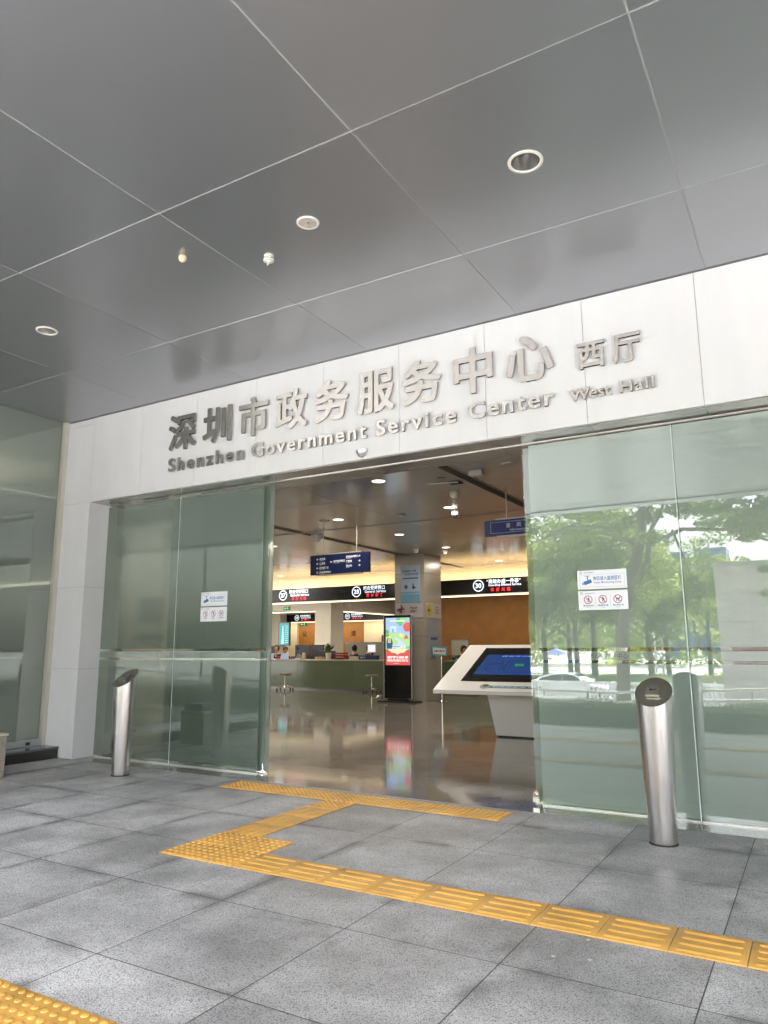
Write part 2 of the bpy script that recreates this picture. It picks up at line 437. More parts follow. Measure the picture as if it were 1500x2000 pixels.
# ---- sign letters on the fascia
m_ss = mat("brushed_steel_letter", (.42, .395, .37), .27, metal=1.)
_b = m_ss.node_tree.nodes["Principled BSDF"]; _b.inputs["Anisotropic"].default_value = .85
_c = m_ss.node_tree.nodes.new("ShaderNodeCombineXYZ"); _c.inputs[2].default_value = 1.0
m_ss.node_tree.links.new(_c.outputs[0], _b.inputs["Tangent"])
m_sside = mat("letter_return", (.50, .47, .44), .3, metal=1.)
sign = thing("entrance_lettering", "raised brushed steel Chinese and English lettering across the white fascia", "sign lettering", (-3.6, 5.7, 3.2))
def raised(name, body, x0, x1, z0, z1, fat, dep=.011, y=5.668):
    """glyph thickened by overlaying shifted copies a hair apart in depth"""
    vs, fs, (a, b, c, d) = glyphs(body, 0, dep, 4)
    mb = MB()
    sx, sz = (x1 - x0 - 2 * fat) / (b - a), (z1 - z0 - 2 * fat) / (d - c)
    for k in range(9):
        dx, dz = (0, 0) if k == 8 else (fat * math.cos(k * math.pi / 4), fat * math.sin(k * math.pi / 4))
        if k % 2 and k < 8: dx, dz = dx * 1.22, dz * 1.22
        mb.raw([Vector((x0 + fat + dx + (v.x - a) * sx, y - v.z + dep - (.00015 * k if v.z > 0 else 0), z0 + fat + dz + (v.y - c) * sz)) for v in vs], fs)
    return mb.build(name, m_ss, sign, recalc=False)
for ch, x0, x1, z0, z1 in (('深', -6.205, -5.775, 3.462, 3.885), ('圳', -5.671, -5.256, 3.466, 3.878), ('市', -5.15, -4.745, 3.462, 3.895), ('政', -4.65, -4.24, 3.462, 3.887),
        ('务', -4.144, -3.737, 3.462, 3.887), ('服', -3.63, -3.223, 3.462, 3.887), ('务', -3.134, -2.729, 3.462, 3.89), ('中', -2.605, -2.23, 3.462, 3.895), ('心', -2.107, -1.69, 3.475, 3.89),
        ('西', -1.485, -1.265, 3.486, 3.712), ('厅', -1.204, -0.985, 3.48, 3.72)):
    raised("chinese_character", ch, x0, x1, z0, z1, .0062 if ch in '西厅' else .0105)
def word(body, x0, x1, zbase, hcap, fat=.0048):
    """letters of one word, each its own mesh, spaced to fill x0..x1"""
    _, _, (ha, hb, hc, hd) = glyphs('H', 0, .016, 4)
    sz = (hcap - 2 * fat) / (hd - hc)
    n = len(body); rr = []
    for i in range(n):
        pre = glyphs(body[:i + 1], 0, .016, 4)[2]; one = glyphs(body[i], 0, .016, 4)[2]
        rr.append((pre[1] - (one[1] - one[0]), pre[1], one[2], one[3]))
    nat0, nat1 = rr[0][0], rr[-1][1]
    track = ((x1 - x0 - 2 * fat) - (nat1 - nat0) * sz) / max(n - 1, 1)
    for i, (a, b, c, d) in enumerate(rr):
        xx = x0 + (a - nat0) * sz + track * i; ww = (b - a) * sz * .07
        raised("letter", body[i], xx - ww, xx + (b - a) * sz + 2 * fat + ww, zbase + (c - hc) * sz, zbase + (d - hc) * sz + 2 * fat, fat)
word("Shenzhen", -6.181, -5.073, 3.225, .152)
word("Government", -4.947, -3.531, 3.225, .152)
word("Service", -3.416, -2.595, 3.225, .152)
word("Center", -2.462, -1.699, 3.228, .152)
word("West", -1.557, -1.235, 3.232, .098, .0027)
word("Hall", -1.160, -0.904, 3.232, .098, .0027)

# ---- radar sensor on the fascia
s = thing("door_sensor", "small silver half dome motion sensor on the white fascia above the doorway", "sensor", (-3.60, 5.70, 3.10))
mb = MB(); mb.ball((-3.595, 5.70, 3.118), .066, .06, .075, 24, 16)
for v in list(mb.bm.verts):
    if v.co.z > 3.118: v.co.z = 3.118
    if v.co.y > 5.70: v.co.y = 5.70
mb.build("sensor_cover", mat("silver_plastic", (.6, .6, .59), .22, metal=.5), s, smooth=True)
mb = MB(); mb.box(-3.625, -3.615, 5.640, 5.652, 3.088, 3.105); mb.box(-3.63, -3.60, 5.643, 5.65, 3.082, 3.085)
mb.build("sensor_lens", mat("black_plastic", (.015, .015, .016), .3), s)

# ================================================================== GLAZING
m_glass = glass_mat("door_glass", (.95, .985, .965), 1.85, .04)
m_film = film_mat("frosted_film", (.37, .41, .36), (.90, .92, .88), .22, .56)
m_filmR = film_mat("frosted_film_lit_right", (.56, .60, .56), (.90, .91, .86), .42, .32)  # same film, stronger daylight on the right put into a paler colour
m_film2 = film_mat("frosted_film_sliding", (.47, .55, .49), (.62, .74, .68), .5, .25, .3)
m_edge_glint = mat("bright_channel_and_glint")
m_strip = mat("satin_steel_strip", (.62, .62, .60), .28, metal=.9)
m_etch = mat("etched_lettering", (.16, .19, .17), .7)
m_seal = mat("glass_edge_seal", (.72, .80, .76), .3)
def film_part(parent, x0, x1, y, band=(1.125, 1.15, 1.22, 1.25)):
    f = MB(); th = .0015
    for a, b in ((.02, band[0]), (band[1], band[2]), (band[3], 3.0)): f.box(x0, x1, y, y + th, a, b)
    return f
def etched(parent, xs, y, z0=1.163, h=.042):
    f = MB()
    for x in xs: add_text(f, "深圳市政务服务中心", x, z0, h=h, y=y, bold=.01, align='C')
    return f.build("etched_lettering", m_etch, parent, recalc=False)
def pane(name, label, x0, x1, y, film, fx0=None, fx1=None, z1=3.0, seal=True, strip=None, lock=False, letters=(), group=None):
    p = thing(name, label, "glass door" if 'door' in name else "glass panel", ((x0 + x1) / 2, y, 0), group=group)
    MB().box(x0, x1, y - .006, y + .006, .012, z1).build("glass", m_glass, p)
    film_part(p, fx0 if fx0 is not None else x0, fx1 if fx1 is not None else x1, y + .008).build("frosted_film", film, p)
    if letters: etched(p, letters, y + .0075)
    MB().box(x0, x1, y - .009, y + .009, .0, .012).build("bottom_edge_glint", m_edge_glint, p)  # pale strip added for the bright reflection along the glass's bottom edge
    if seal: MB().box(x1 - .008, x1 - .002, y - .008, y - .0062, .012, z1).build("edge_seal", m_seal, p)
    if strip:
        MB().box(strip[0], strip[1], y - .008, y + .02, .03, z1 - .004).build("edge_strip", m_strip, p)
    return p
pane("entrance_glazing", "narrow frosted green glass panel beside the white pillar, left of the left seam", -7.545, -6.272, YG, m_film, letters=(-6.75,))
pane("entrance_glazing", "frosted green glass panel carrying the two small notice plates, left of the open doorway", -6.268, -5.03, YG, m_film, letters=(-5.35,), seal=False)
pane("entrance_glazing", "frosted glass panel with notice plates right of the doorway, reflecting trees and a white car", -2.045, -0.852, YG, m_filmR, letters=(-1.5,))
pane("entrance_glazing", "frosted glass panel behind the right bollard, at the right edge of the entrance", -0.848, 3.29, YG, m_filmR, letters=(.4,), seal=False)
d1 = pane("sliding_glass_door", "open sliding glass door stacked behind the left frosted panel, its edge showing at the doorway", -6.48, -4.94, YG + .07, m_film2, fx1=-5.02, seal=False, letters=())
d2 = pane("sliding_glass_door", "open sliding glass door stacked behind the right frosted panel, with a floor lock at its corner", -2.125, -0.56, YG + .07, m_film2, fx0=-2.05, seal=False)
# steel edge uprights of the sliding doors (seen as pale strips at both sides of the doorway)
m_edgefilm = film_mat("edge_film", (.42, .43, .39), (.8, .8, .75), .3, .3)
for d, x0, x1 in ((d1, -5.018, -4.945), (d2, -2.12, -2.052)):
    MB().box(x0, x1, YG + .079, YG + .083, .02, 3.0).build("edge_trim", m_edgefilm, d)
# floor lock on the right sliding door
lk = MB(); lk.lathe([(0, 0), (.027, 0), (.027, .012), (0, .012)], (-2.09, 5.965 - .006, .085), 24, 'Y')
lk.box(-2.117, -2.063, 5.955, 5.967, .022, .085)
lo = lk.build("floor_lock", mat("polished_steel", (.72, .68, .64), .18, metal=1.), d2, smooth=True)
lk = MB(); lk.lathe([(0, 0), (.013, 0), (.011, -.012), (0, -.012)], (-2.09, 5.953, .083), 20, 'Y'); lk.build("lock_cylinder", mat("bright_steel", (.85, .84, .82), .12, metal=1.), lo, smooth=True)
# glass header strip above the open doorway
# ---- notice plates on the glass
m_plate = mat("white_plate", (.83, .85, .88), .35)
m_blue = mat("sign_blue", (.03, .14, .42), .4)
m_gy = mat("print_grey", (.16, .19, .26), .5)
m_red = mat("print_red", (.45, .05, .06), .5)
m_navy = mat("print_navy", (.05, .09, .20), .5)
def ring(mb, cx, cz, y, r0, r1, n=28):
    vs = []; fs = []
    for j in range(n):
        a = 2 * math.pi * j / n
        vs += [Vector((cx + r0 * math.cos(a), y, cz + r0 * math.sin(a))), Vector((cx + r1 * math.cos(a), y, cz + r1 * math.sin(a)))]
    for j in range(n):
        k = (j + 1) % n; fs.append((2 * j, 2 * j + 1, 2 * k + 1, 2 * k))
    mb.raw(vs, fs)
def bar(mb, x0, z0, x1, z1, w, y):
    d = Vector((x1 - x0, 0, z1 - z0)).normalized(); nrm = Vector((-d.z, 0, d.x)) * w / 2
    a = Vector((x0, y, z0)); b = Vector((x1, y, z1))
    mb.quad(a - nrm, b - nrm, b + nrm, a + nrm)
def plate_pair(x0, x1, z3, side):
    wd = x1 - x0; y = YG - .0065
    grp = "notice plates on the glass"
    p = thing("notice_plate", "white video monitoring plate with blue camera symbol, upper plate on the %s glass panel" % side, "notice plate", (x0, y, z3 - .155), group=grp)
    MB().box(x0, x1, y - .006, y, z3 - .155, z3, bevel=.001).build("plate", m_plate, p)
    yy = y - .0066
    b = MB(); zc = z3 - .155
    # camera symbol
    b.box(x0 + .058 * wd / .39, x0 + .105 * wd / .39, yy, yy + .0004, zc + .107, zc + .1105)
    b.box(x0 + .078 * wd / .39, x0 + .086 * wd / .39, yy, yy + .0004, zc + .075, zc + .107)
    c0 = Vector((x0 + .082 * wd / .39, yy, zc + .058))
    def rot(px, pz, a=R(17)): return c0 + Vector((px * math.cos(a) - pz * math.sin(a), 0, px * math.sin(a) + pz * math.cos(a)))
    b.quad(rot(-.033, -.015), rot(.033, -.015), rot(.033, .015), rot(-.033, .015))
    b.quad(rot(-.047, -.011), rot(-.036, -.006), rot(-.036, .006), rot(-.047, .011))
    add_text(b, "你已进入监控区域", x0 + .128, zc + .070, h=.034, width=.222 * wd / .39, y=yy, bold=.02)
    b.build("blue_print", m_blue, p, recalc=False)
    b = MB()
    add_text(b, "Video Monitoring Zone", x0 + .131, zc + .040, h=.022, width=.217 * wd / .39, y=yy, bold=.012)
    add_text(b, "深圳市政务服务中心", x0 + .052, zc + .131, h=.0095, y=yy, bold=.01)
    ring(b, x0 + .028, zc + .136, yy, .0075, .0105)
    for (a, c_, e, g_) in ((x0 + .018, zc + .018, x1 - .018, zc + .0192), (x0 + .018, zc + .118, x1 - .018, zc + .1192), (x0 + .018, zc + .018, x0 + .0192, zc + .1192), (x1 - .0192, zc + .018, x1 - .018, zc + .1192)):
        b.box(a, e, yy, yy + .0004, c_, g_)
    b.build("grey_print", m_gy, p, recalc=False)
    z3 -= .168
    p = thing("notice_plate", "white plate with three red ringed prohibition symbols, lower plate on the %s glass panel" % side, "notice plate", (x0, y, z3 - .155), group=grp)
    MB().box(x0, x1, y - .006, y, z3 - .155, z3, bevel=.001).build("plate", m_plate, p)
    zc = z3 - .155
    cxs = [x0 + wd * k for k in (.20, .50, .80)]
    for cx in cxs:
        b = MB(); ring(b, cx, zc + .084, yy - .0003, .0285, .0345)
        bar(b, cx - .0205, zc + .1045, cx + .0205, zc + .0635, .005, yy - .0003)
        b.build("prohibition_ring", m_red, p, recalc=False)
    b = MB()
    for k, cx in enumerate(cxs):
        zz = zc + .084
        if k < 2:
            ring(b, cx + (.004 if k == 0 else -.002), zz + .016, yy, .0, .0055, 14)
            b.quad(*[Vector((cx + a, yy, zz + c_)) for a, c_ in ((-.004, -.006), (.010, -.006), (.011, .010), (-.001, .010))])
            bar(b, cx + .000, zz - .005, cx - .003, zz - .022, .005, yy); bar(b, cx + .007, zz - .005, cx + .010, zz - .022, .005, yy)
            bar(b, cx - .001, zz + .007, cx - .015, zz - .001 + .012 * k, .004, yy)
            if k == 1: bar(b, cx - .016, zz + .012, cx - .020, zz + .020, .004, yy)
        else:
            b.quad(*[Vector((cx + a, yy, zz + c_)) for a, c_ in ((-.014, -.003), (.010, -.003), (.010, .007), (-.014, .007))])
            bar(b, cx + .008, zz + .003, cx + .014, zz + .016, .007, yy); bar(b, cx + .010, zz + .015, cx + .021, zz + .012, .006, yy)
            for q in (-.012, -.007, .004, .009): bar(b, cx + q, zz - .001, cx + q - .001, zz - .018, .003, yy)
            bar(b, cx - .013, zz + .005, cx - .020, zz + .013, .003, yy)
    caps = ("请勿乱扔垃圾", "请勿随地吐痰", "禁止宠物入内") if side == 'right' else ("请勿吸烟", "禁止滑行", "请勿大声喧哗")
    subs = ("No Littering", "No Spitting", "No Pets") if side == 'right' else ("No Smoking", "No Skating", "Keep Quiet")
    for cx, t1, t2 in zip(cxs, caps, subs):
        add_text(b, t1, cx, zc + .030, h=.0135, y=yy, bold=.015, align='C')
        add_text(b, t2, cx, zc + .017, h=.0065, y=yy, align='C')
    add_text(b, "深圳市政务服务中心", x0 + .052, zc + .131, h=.0095, y=yy, bold=.01)
    ring(b, x0 + .028, zc + .136, yy, .0075, .0105)
    for q in (.35, .65): b.box(x0 + wd * q, x0 + wd * q + .0009, yy, yy + .0004, zc + .018, zc + .118)
    b.build("navy_print", m_navy, p, recalc=False)
plate_pair(-5.885, -5.50, 1.868, 'left')
plate_pair(-1.665, -1.27, 1.872, 'right')

# ---- side glass wall on the left, with plinth
m_plinth = mat("black_granite", (.035, .035, .036), .16, noise=.3, nscale=120)
m_film3 = film_mat("side_wall_film", (.46, .48, .47), (.86, .90, .88), .09, .58)
g = thing("side_glass_wall", "tall frameless glass wall on a dark granite plinth at the far left, meeting the white pillar", "glass wall", (-8.1, 3, 0))
for a, b in ((1.72, 3.66), (3.70, 5.645)):
    MB().box(-8.106, -8.094, a, b, .20, CZ + .02).build("glass", m_glass, g)
MB().box(-8.118, -8.116, 1.72, 5.645, .21, CZ + .02).build("tint_film", m_film3, g)
MB().box(-8.125, -8.052, 5.648, 5.86, .13, CZ + .02).build("jamb", mat("cream_jamb", (.50, .48, .42), .4), g)
mb = MB(); mb.box(-8.13, -8.06, 1.7, 5.65, .135, .205)
mb.build("base_channel", mat("aluminium_channel", (.42, .44, .45), .35, metal=.7), g)
mb = MB()
for y in (4.0, 4.9, 5.45): mb.box(-8.058, -8.052, y, y + .05, .15, .185)
mb.build("channel_clip", mat("black_plastic"), g)
mb = MB(); mb.box(-8.3, -7.80, 1.65, 5.695, .0, .105, bevel=.003); mb.build("plinth", m_plinth, g)
mb = MB(); mb.box(-8.3, -7.79, 1.64, 5.697, .107, .132, bevel=.003); mb.build("plinth_cap", mat("dark_polished_cap", (.10, .095, .09), .12, noise=.3, nscale=150), g)
# ================================================================== BOLLARDS
m_brush = mat("brushed_stainless", (.60, .575, .555), .25, metal=1., rvar=.02, nscale=2, world=True)
m_cap = mat("brushed_cap", (.36, .34, .29), .30, metal=1.)
def bollard(x, y, label, lean=0):
    t = thing("bollard", label, "bollard", (x, y, 0), group="steel bollards in front of the entrance")
    n = 40; r0, r1 = .085, .121
    def zc(py, r): return .955 + py * .75      # slanted cut: low in front, high behind
    b = MB(); rings = []
    rows = [0, .006, .03, .2, .4, .6, .75, .85]
    for z in rows:
        r = r0 + (r1 - r0) * z / 1.0
        if z == 0: r -= .003
        rings.append([b.bm.verts.new((x + r * math.cos(2 * math.pi * j / n), y + r * math.sin(2 * math.pi * j / n), z)) for j in range(n)])
    top = []
    for j in range(n):
        a = 2 * math.pi * j / n
        z = .955
        for _ in range(4):
            r = r0 + (r1 - r0) * z; z = .955 + .75 * r * math.sin(a)
        top.append((x + r * math.cos(a), y + r * math.sin(a), z))
    rings.append([b.bm.verts.new(p) for p in top])
    for i in range(len(rings) - 1):
        for j in range(n): b._f([rings[i][j], rings[i][(j + 1) % n], rings[i + 1][(j + 1) % n], rings[i + 1][j]])
    b.build("post", m_brush, t, smooth=True)
    c = MB(); c._f([c.bm.verts.new((px + (x - px) * .012, py + (y - py) * .012, pz + .0005)) for px, py, pz in top]); c.build("slanted_cap", m_cap, t)
    # card reader on the slanted cap
    al = math.atan(.75)
    fr = Matrix.Translation(Vector((x, y, .957))) @ Matrix.Rotation(al, 4, 'X')
    def lb(mb, *a, bevel=0):
        k = len(mb.bm.verts); mb.box(*a, bevel=bevel)
        mb.bm.verts.ensure_lookup_table()
        for v in mb.bm.verts[k:]: v.co = fr @ v.co
    rd = MB(); lb(rd, -.045, .045, -.045, .05, .001, .020, bevel=.003); h = rd.build("card_reader", mat("reader_steel", (.42, .40, .36), .3, metal=1.), t)
    sl = MB(); lb(sl, -.018, .020, -.004, .002, .0205, .0215)
    k = len(sl.bm.verts); sl.lathe([(0, .0205), (.009, .0205), (.009, .0215), (0, .0215)], (-.014, -.001, 0), 14); sl.bm.verts.ensure_lookup_table()
    for v in sl.bm.verts[k:]: v.co = fr @ v.co
    sl.build("key_slot", mat("black_plastic"), h)
    for q in (-.034, .034):
        sl = MB(); sl.lathe([(0, .0203), (.004, .0203), (.004, .0215), (0, .0215)], (q, .038, 0), 10); sl.bm.verts.ensure_lookup_table()
        for v in sl.bm.verts: v.co = fr @ v.co
        sl.build("screw_hole", mat("black_plastic"), h)
    lp = MB(); lb(lp, -.044, .040, -.052, -.046, .002, .017, bevel=.002); lp.build("reader_lip", mat("bright_steel"), h)
    ft = MB(); ft.lathe([(.082, 0.001), (.091, .001), (.091, .006), (.0845, .006)], (x, y, 0), 40); ft.build("base_seal", mat("black_rubber", (.02, .02, .02), .6), t, smooth=True)
    return t
bollard(-0.99, 5.24, "brushed steel bollard with slanted top standing in front of the right glass panel")
bollard(-6.20, 5.26, "brushed steel bollard with slanted top standing before the left glass, nearest the white pillar")

# ================================================================== TACTILE PAVING
m_tac = mat("yellow_tactile_ceramic", (.78, .43, .095), .48, noise=.20, nscale=4, bump=.15, bscale=180, world=True)
def tac_blister():
    b = MB(); s = .149
    b.box(-s, s, -s, s, .001, .007, bevel=.0015)
    for i in range(6):
        for j in range(6):
            b.lathe([(.0155, .0069), (.0135, .0105), (.008, .0125), (0, .0128)], (-.125 + .05 * i, -.125 + .05 * j, 0), 10)
    return b.build("tactile_tile", m_tac, smooth=True)
def tac_bars():
    b = MB(); s = .149
    b.box(-s, s, -s, s, .001, .007, bevel=.0015)
    for k in range(4):
        y = -.108 + .072 * k
        n = 10; L = .125; pr = [(.0165, .0069), (.013, .0105), (.006, .0120)]
        rings = []
        for r, z in pr:
            ring_ = []
            for sg in (1, -1):
                for q in range(n // 2 + 1):
                    a = -math.pi / 2 + math.pi * q / (n // 2)
                    ring_.append(b.bm.verts.new((sg * (L - .0165 + r * math.cos(a)), y + sg * r * math.sin(a), z)))
            rings.append(ring_)
        for i in range(2):
            m_ = len(rings[0])
            for j in range(m_): b._f([rings[i][j], rings[i][(j + 1) % m_], rings[i + 1][(j + 1) % m_], rings[i + 1][j]])
        b._f(rings[2])
    return b.build("tactile_tile", m_tac, smooth=True)
tb, ts = tac_blister(), tac_bars()
used = {tb: False, ts: False}
def tile(src, x, y, label, rot=0):
    if not used[src]: used[src] = True; o = src
    else: o = src.copy(); COL.objects.link(o)
    o.location = (x + rnd.uniform(-.001, .001), y + rnd.uniform(-.001, .001), 0); o.rotation_euler = (0, 0, rot + rnd.uniform(-.003, .003))
    tag(o, label, "tactile tile", "yellow tactile paving tiles")
ordn = ["first", "second", "third", "fourth", "fifth", "sixth", "seventh", "eighth", "ninth", "tenth", "eleventh", "twelfth"]
for k in range(12):
    tile(ts, -3.083 + .3015 * (k + .5), 3.615, "yellow ribbed tile, %s from the studded corner block in the strip running right" % ordn[k])
for k in range(2):
    tile(tb, -3.386 - .303 * k + .151, 3.615, "yellow studded tile in the front row of the corner block, its %s tile" % ("right" if k == 0 else "left"))
    tile(tb, -3.386 - .303 * k + .151, 3.918, "yellow studded tile in the back row of the corner block, its %s tile" % ("right" if k == 0 else "left"))
for k in range(3):
    tile(ts, -3.532, 4.222 + .302 * k, "yellow ribbed tile, %s from the corner block on the short leg leading to the doorway" % ordn[k], R(90))
tile(tb, -3.532, 5.128, "yellow studded tile at the doorway end of the short leg, touching the threshold strip")
for k in range(9):
    tile(tb, -4.89 + .3045 * (k + .5), 5.437, "yellow studded tile, %s from the left end of the strip along the door threshold" % ordn[k])
for k in range(12):
    tile(tb, -2.5 + .303 * (k - 4.5), 1.757, "yellow studded tile, %s from the left in the strip nearest the camera" % ordn[k])
# small white petals fallen on the paving
m_pet = mat("petal_white", (.75, .72, .62), .7)
for k, (x, y) in enumerate(((-.93, 3.22), (-1.07, 3.18), (-.99, 3.42), (-1.40, 3.45))):
    b = MB(); a = rnd.uniform(0, 3)
    pts = [(x + .012 * math.cos(a + t) * (1 if q % 2 else .5), y + .012 * math.sin(a + t) * (1 if q % 2 else .6), .003 + .003 * (q % 2)) for q, t in enumerate([0, .8, 1.6, 2.4, 3.2, 4.0, 4.8, 5.6])]
    b._f([b.bm.verts.new(p) for p in pts])
    tag(b.build("fallen_petal", m_pet), "tiny white petal in front of the ribbed yellow strip, %s" % ("rightmost", "nearest the camera", "touching the strip's edge", "leftmost")[k], "petal", "petals on the paving")

# ================================================================== CANOPY FITTINGS
m_trim = mat("cream_trim", (.72, .70, .64), .35)
m_refl = mat("downlight_reflector", (.36, .355, .34), .3, metal=.9)
def downlight(x, y, r, label):
    t = thing("recessed_downlight", label, "downlight", (x, y, CZ), group="recessed downlights in the canopy")
    b = MB(); b.lathe([(r * .80, -.001), (r * .84, -.007), (r, -.004), (r, .0)], (x, y, CZ), 40); b.build("trim_ring", m_trim, t, smooth=True)
    b = MB(); b.lathe([(r * .81, -.002), (r * .76, .03), (r * .62, .075), (r * .45, .10)], (x, y, CZ), 40); b.build("reflector", m_refl, t, smooth=True)
    b = MB(); b.lathe([(r * .47, .098), (r * .36, .088), (r * .34, .10)], (x, y, CZ), 32); b.build("lamp_ring", mat("lamp_ring_white", (.7, .68, .62), .4), t, smooth=True)
    b = MB(); b.lathe([(0, .092), (r * .2, .094), (r * .34, .102)], (x, y, CZ), 24); b.build("lamp", mat("frosted_lamp", (.38, .40, .36), .25), t, smooth=True)
    b = MB(); b.lathe([(r * .835, -.0005), (r * .835, .12), (0, .12)], (x, y, CZ), 32); b.build("housing", mat("dark_void"), t)
    return t
downlight(-1.236, 3.785, .106, "unlit recessed downlight with cream ring in the grey canopy, upper right, above the sign's end")
downlight(-5.80, 3.795, .094, "unlit recessed downlight at the left end of the grey canopy")
t = thing("ceiling_speaker", "round cream ceiling speaker with brown stained grille in the grey canopy", "speaker", (-2.73, 3.63, CZ))
b = MB(); b.lathe([(.062, -.006), (.070, -.009), (.078, -.004), (.078, 0)], (-2.73, 3.63, CZ), 40); b.build("rim", mat("white_trim", (.74, .74, .72), .35), t, smooth=True)
b = MB(); b.lathe([(0, -.005), (.064, -.004)], (-2.73, 3.63, CZ), 40); b.build("grille", mat("stained_grille", (.50, .44, .36), .6, noise=.25, nscale=18), t)
b = MB(); b.lathe([(.004, -.0068), (.009, -.0068), (.009, -.005)], (-2.725, 3.625, CZ), 16); b.build("badge", mat("badge_blue", (.05, .07, .25), .4), t)
b = MB(); b.lathe([(0, -.052), (.014, -.049), (.024, -.038), (.029, -.022), (.028, -.006), (.02, 0)], (-3.78, 3.50, CZ), 28)
tag(b.build("sprinkler_cover", mat("beige_dome", (.68, .55, .36), .45), smooth=True, origin=(-3.78, 3.50, CZ)), "small beige dome on the canopy, left of the smoke detector", "sprinkler cover")
t = thing("smoke_detector", "small white smoke detector hanging from the grey canopy left of the speaker", "smoke detector", (-3.235, 3.83, CZ))
b = MB(); b.lathe([(0, 0), (.036, 0), (.037, -.012), (.024, -.016)], (-3.235, 3.83, CZ), 28); b.build("base", m_trim, t, smooth=True)
b = MB(); b.lathe([(.024, -.016), (.022, -.034)], (-3.235, 3.83, CZ), 20); b.build("chamber", mat("grey_mesh", (.3, .29, .27), .5), t)
b = MB(); b.lathe([(.022, -.033), (.040, -.034), (.040, -.040), (.018, -.048), (.016, -.055), (0, -.056)], (-3.235, 3.83, CZ), 28); b.build("cap", m_trim, t, smooth=True)
b = MB(); b.tube([(-3.235, 3.83, CZ - .055), (-3.245, 3.825, CZ - .073)], .004, 6); b.build("tag", m_trim, t)

# ---- stone litter bin at the left edge
t = thing("stone_litter_bin", "speckled stone litter bin with blue top at the left edge of the pavement", "litter bin", (-7.0, 4.45, 0))
b = MB(); b.box(-7.53, -7.11, 4.18, 4.60, .0, .40, bevel=.006); b.build("body", mat("terrazzo", (.34, .30, .25), .6, noise=.5, nscale=110), t)
b = MB(); b.box(-7.54, -7.10, 4.17, 4.61, .402, .425, bevel=.004); b.build("rim", mat("pale_rim", (.6, .56, .48), .4), t)
b = MB(); b.box(-7.52, -7.18, 4.22, 4.56, .427, .52, bevel=.02); b.build("lid", mat("dark_blue_lid", (.015, .05, .14), .3), t)
# ================================================================== HALL INTERIOR
IC = 3.47
m_ceil = mat("hall_ceiling_panel", (.47, .465, .45), .16, metal=.25, noise=.03, nscale=1)
m_cj = mat("hall_ceiling_joint", (.62, .60, .56), .5)
m_ivory = mat("ivory_wall", (.70, .65, .56), .4, noise=.03, nscale=2)
m_wood = mat("warm_wood_veneer", (.34, .165, .048), .45, noise=.12, nscale=3)
m_warm = mat("warm_light_strip", (1, .82, .52), emit=.7, ecol=(1, .80, .50))
m_black = mat("black_fascia_band", (.012, .009, .008), .22)
m_ledw = mat("led_white_text", (.8, .9, 1), emit=.30, ecol=(.75, .85, 1))
m_ledr = mat("led_red_text", (1, .05, .06), emit=.24, ecol=(1, .03, .05))
m_lampw = mat("lit_lamp_face", (1, .95, .8), emit=1.2, ecol=(1, .93, .76))
# ceiling with raised joints, split round two dark slot diffusers
slots = [(-8.63, -8.45), (-3.90, -3.74)]
b = MB()
xe = [-38, -17.1, -14.95, -12.82, -10.69, -8.63]
def strip_panels(x0, x1):
    ye = [6.32, 9.15, 11.35, 13.6, 15.85, 18.1, 20.35, 25, 30, 36, 44]
    if x0 < -9: ye[0:2] = [9.6]
    for a, c in zip(ye[:-1], ye[1:]): b.box(x0 + .004, x1 - .004, a + .004, c - .004, IC, IC + .04)
for a, c in zip(xe[:-1], xe[1:]): strip_panels(a, c)
for a, c in ((-8.45, -6.17), (-6.17, -3.90), (-3.74, -1.5), (-1.5, .7), (.7, 9)): strip_panels(a, c)
b.mi = 1; b.box(-38, -8.63, 9.6, 44, IC + .012, IC + .05); b.box(-8.45, -3.90, 6.3, 44, IC + .012, IC + .05); b.box(-3.74, 9, 6.3, 44, IC + .012, IC + .05)
b.mi = 0; b.box(-38, 9, 11.30, 11.36, IC - .012, IC + .003)
tag(b.build("hall_ceiling", [m_ceil, m_cj]), kind='structure')
b = MB(); b.box(-8.1, 9, 6.3, 9.6, 3.62, 3.95); b.box(-38, 9, 9.6, 44, 3.62, 3.95); b.build("hall_roof", m_dark)['kind'] = 'structure'
for i, (a, c) in enumerate(slots):
    t = thing("linear_diffuser", ("wide dark slotted air diffuser in the ceiling right of the doorway centre" if i else "long dark ceiling air slot running towards the counters, left of the blue direction sign"), "air diffuser", ((a + c) / 2, 12, IC))
    b = MB(); b.box(a - .012, a + .006, 6.33, 18.0, IC - .01, IC + .03); b.box(c - .006, c + .012, 6.33, 18.0, IC - .01, IC + .03); b.build("frame", mat("diffuser_frame", (.45, .42, .37), .35, metal=.4), t)
    b = MB()
    for k in range(5):
        x = a + (c - a) * (k + .5) / 5; b.box(x - .004, x + .004, 6.34, 17.98, IC + .004, IC + .028)
    b.build("slats", mat("diffuser_slat", (.16, .14, .12), .4), t)
    b = MB(); b.box(a, c, 6.33, 18, IC + .06, IC + .09); b.build("plenum", m_dark, t)
# walls of the hall
for args in (((-38.2, -38, 9.6, 44, 0, 3.9), m_ivory), ((9, 9.2, 5.7, 44, 0, 3.9), m_ivory), ((-38, 9, 44, 44.2, 0, 3.9), m_ivory)):
    tag(MB().box(*args[0]).build("hall_wall", args[1]), kind='structure')
tag(MB().box(-10.6, 9, 20.6, 20.8, 0, IC).build("wood_wall", m_wood), "wood veneer wall behind the right counter under the 30 sign", "wall")

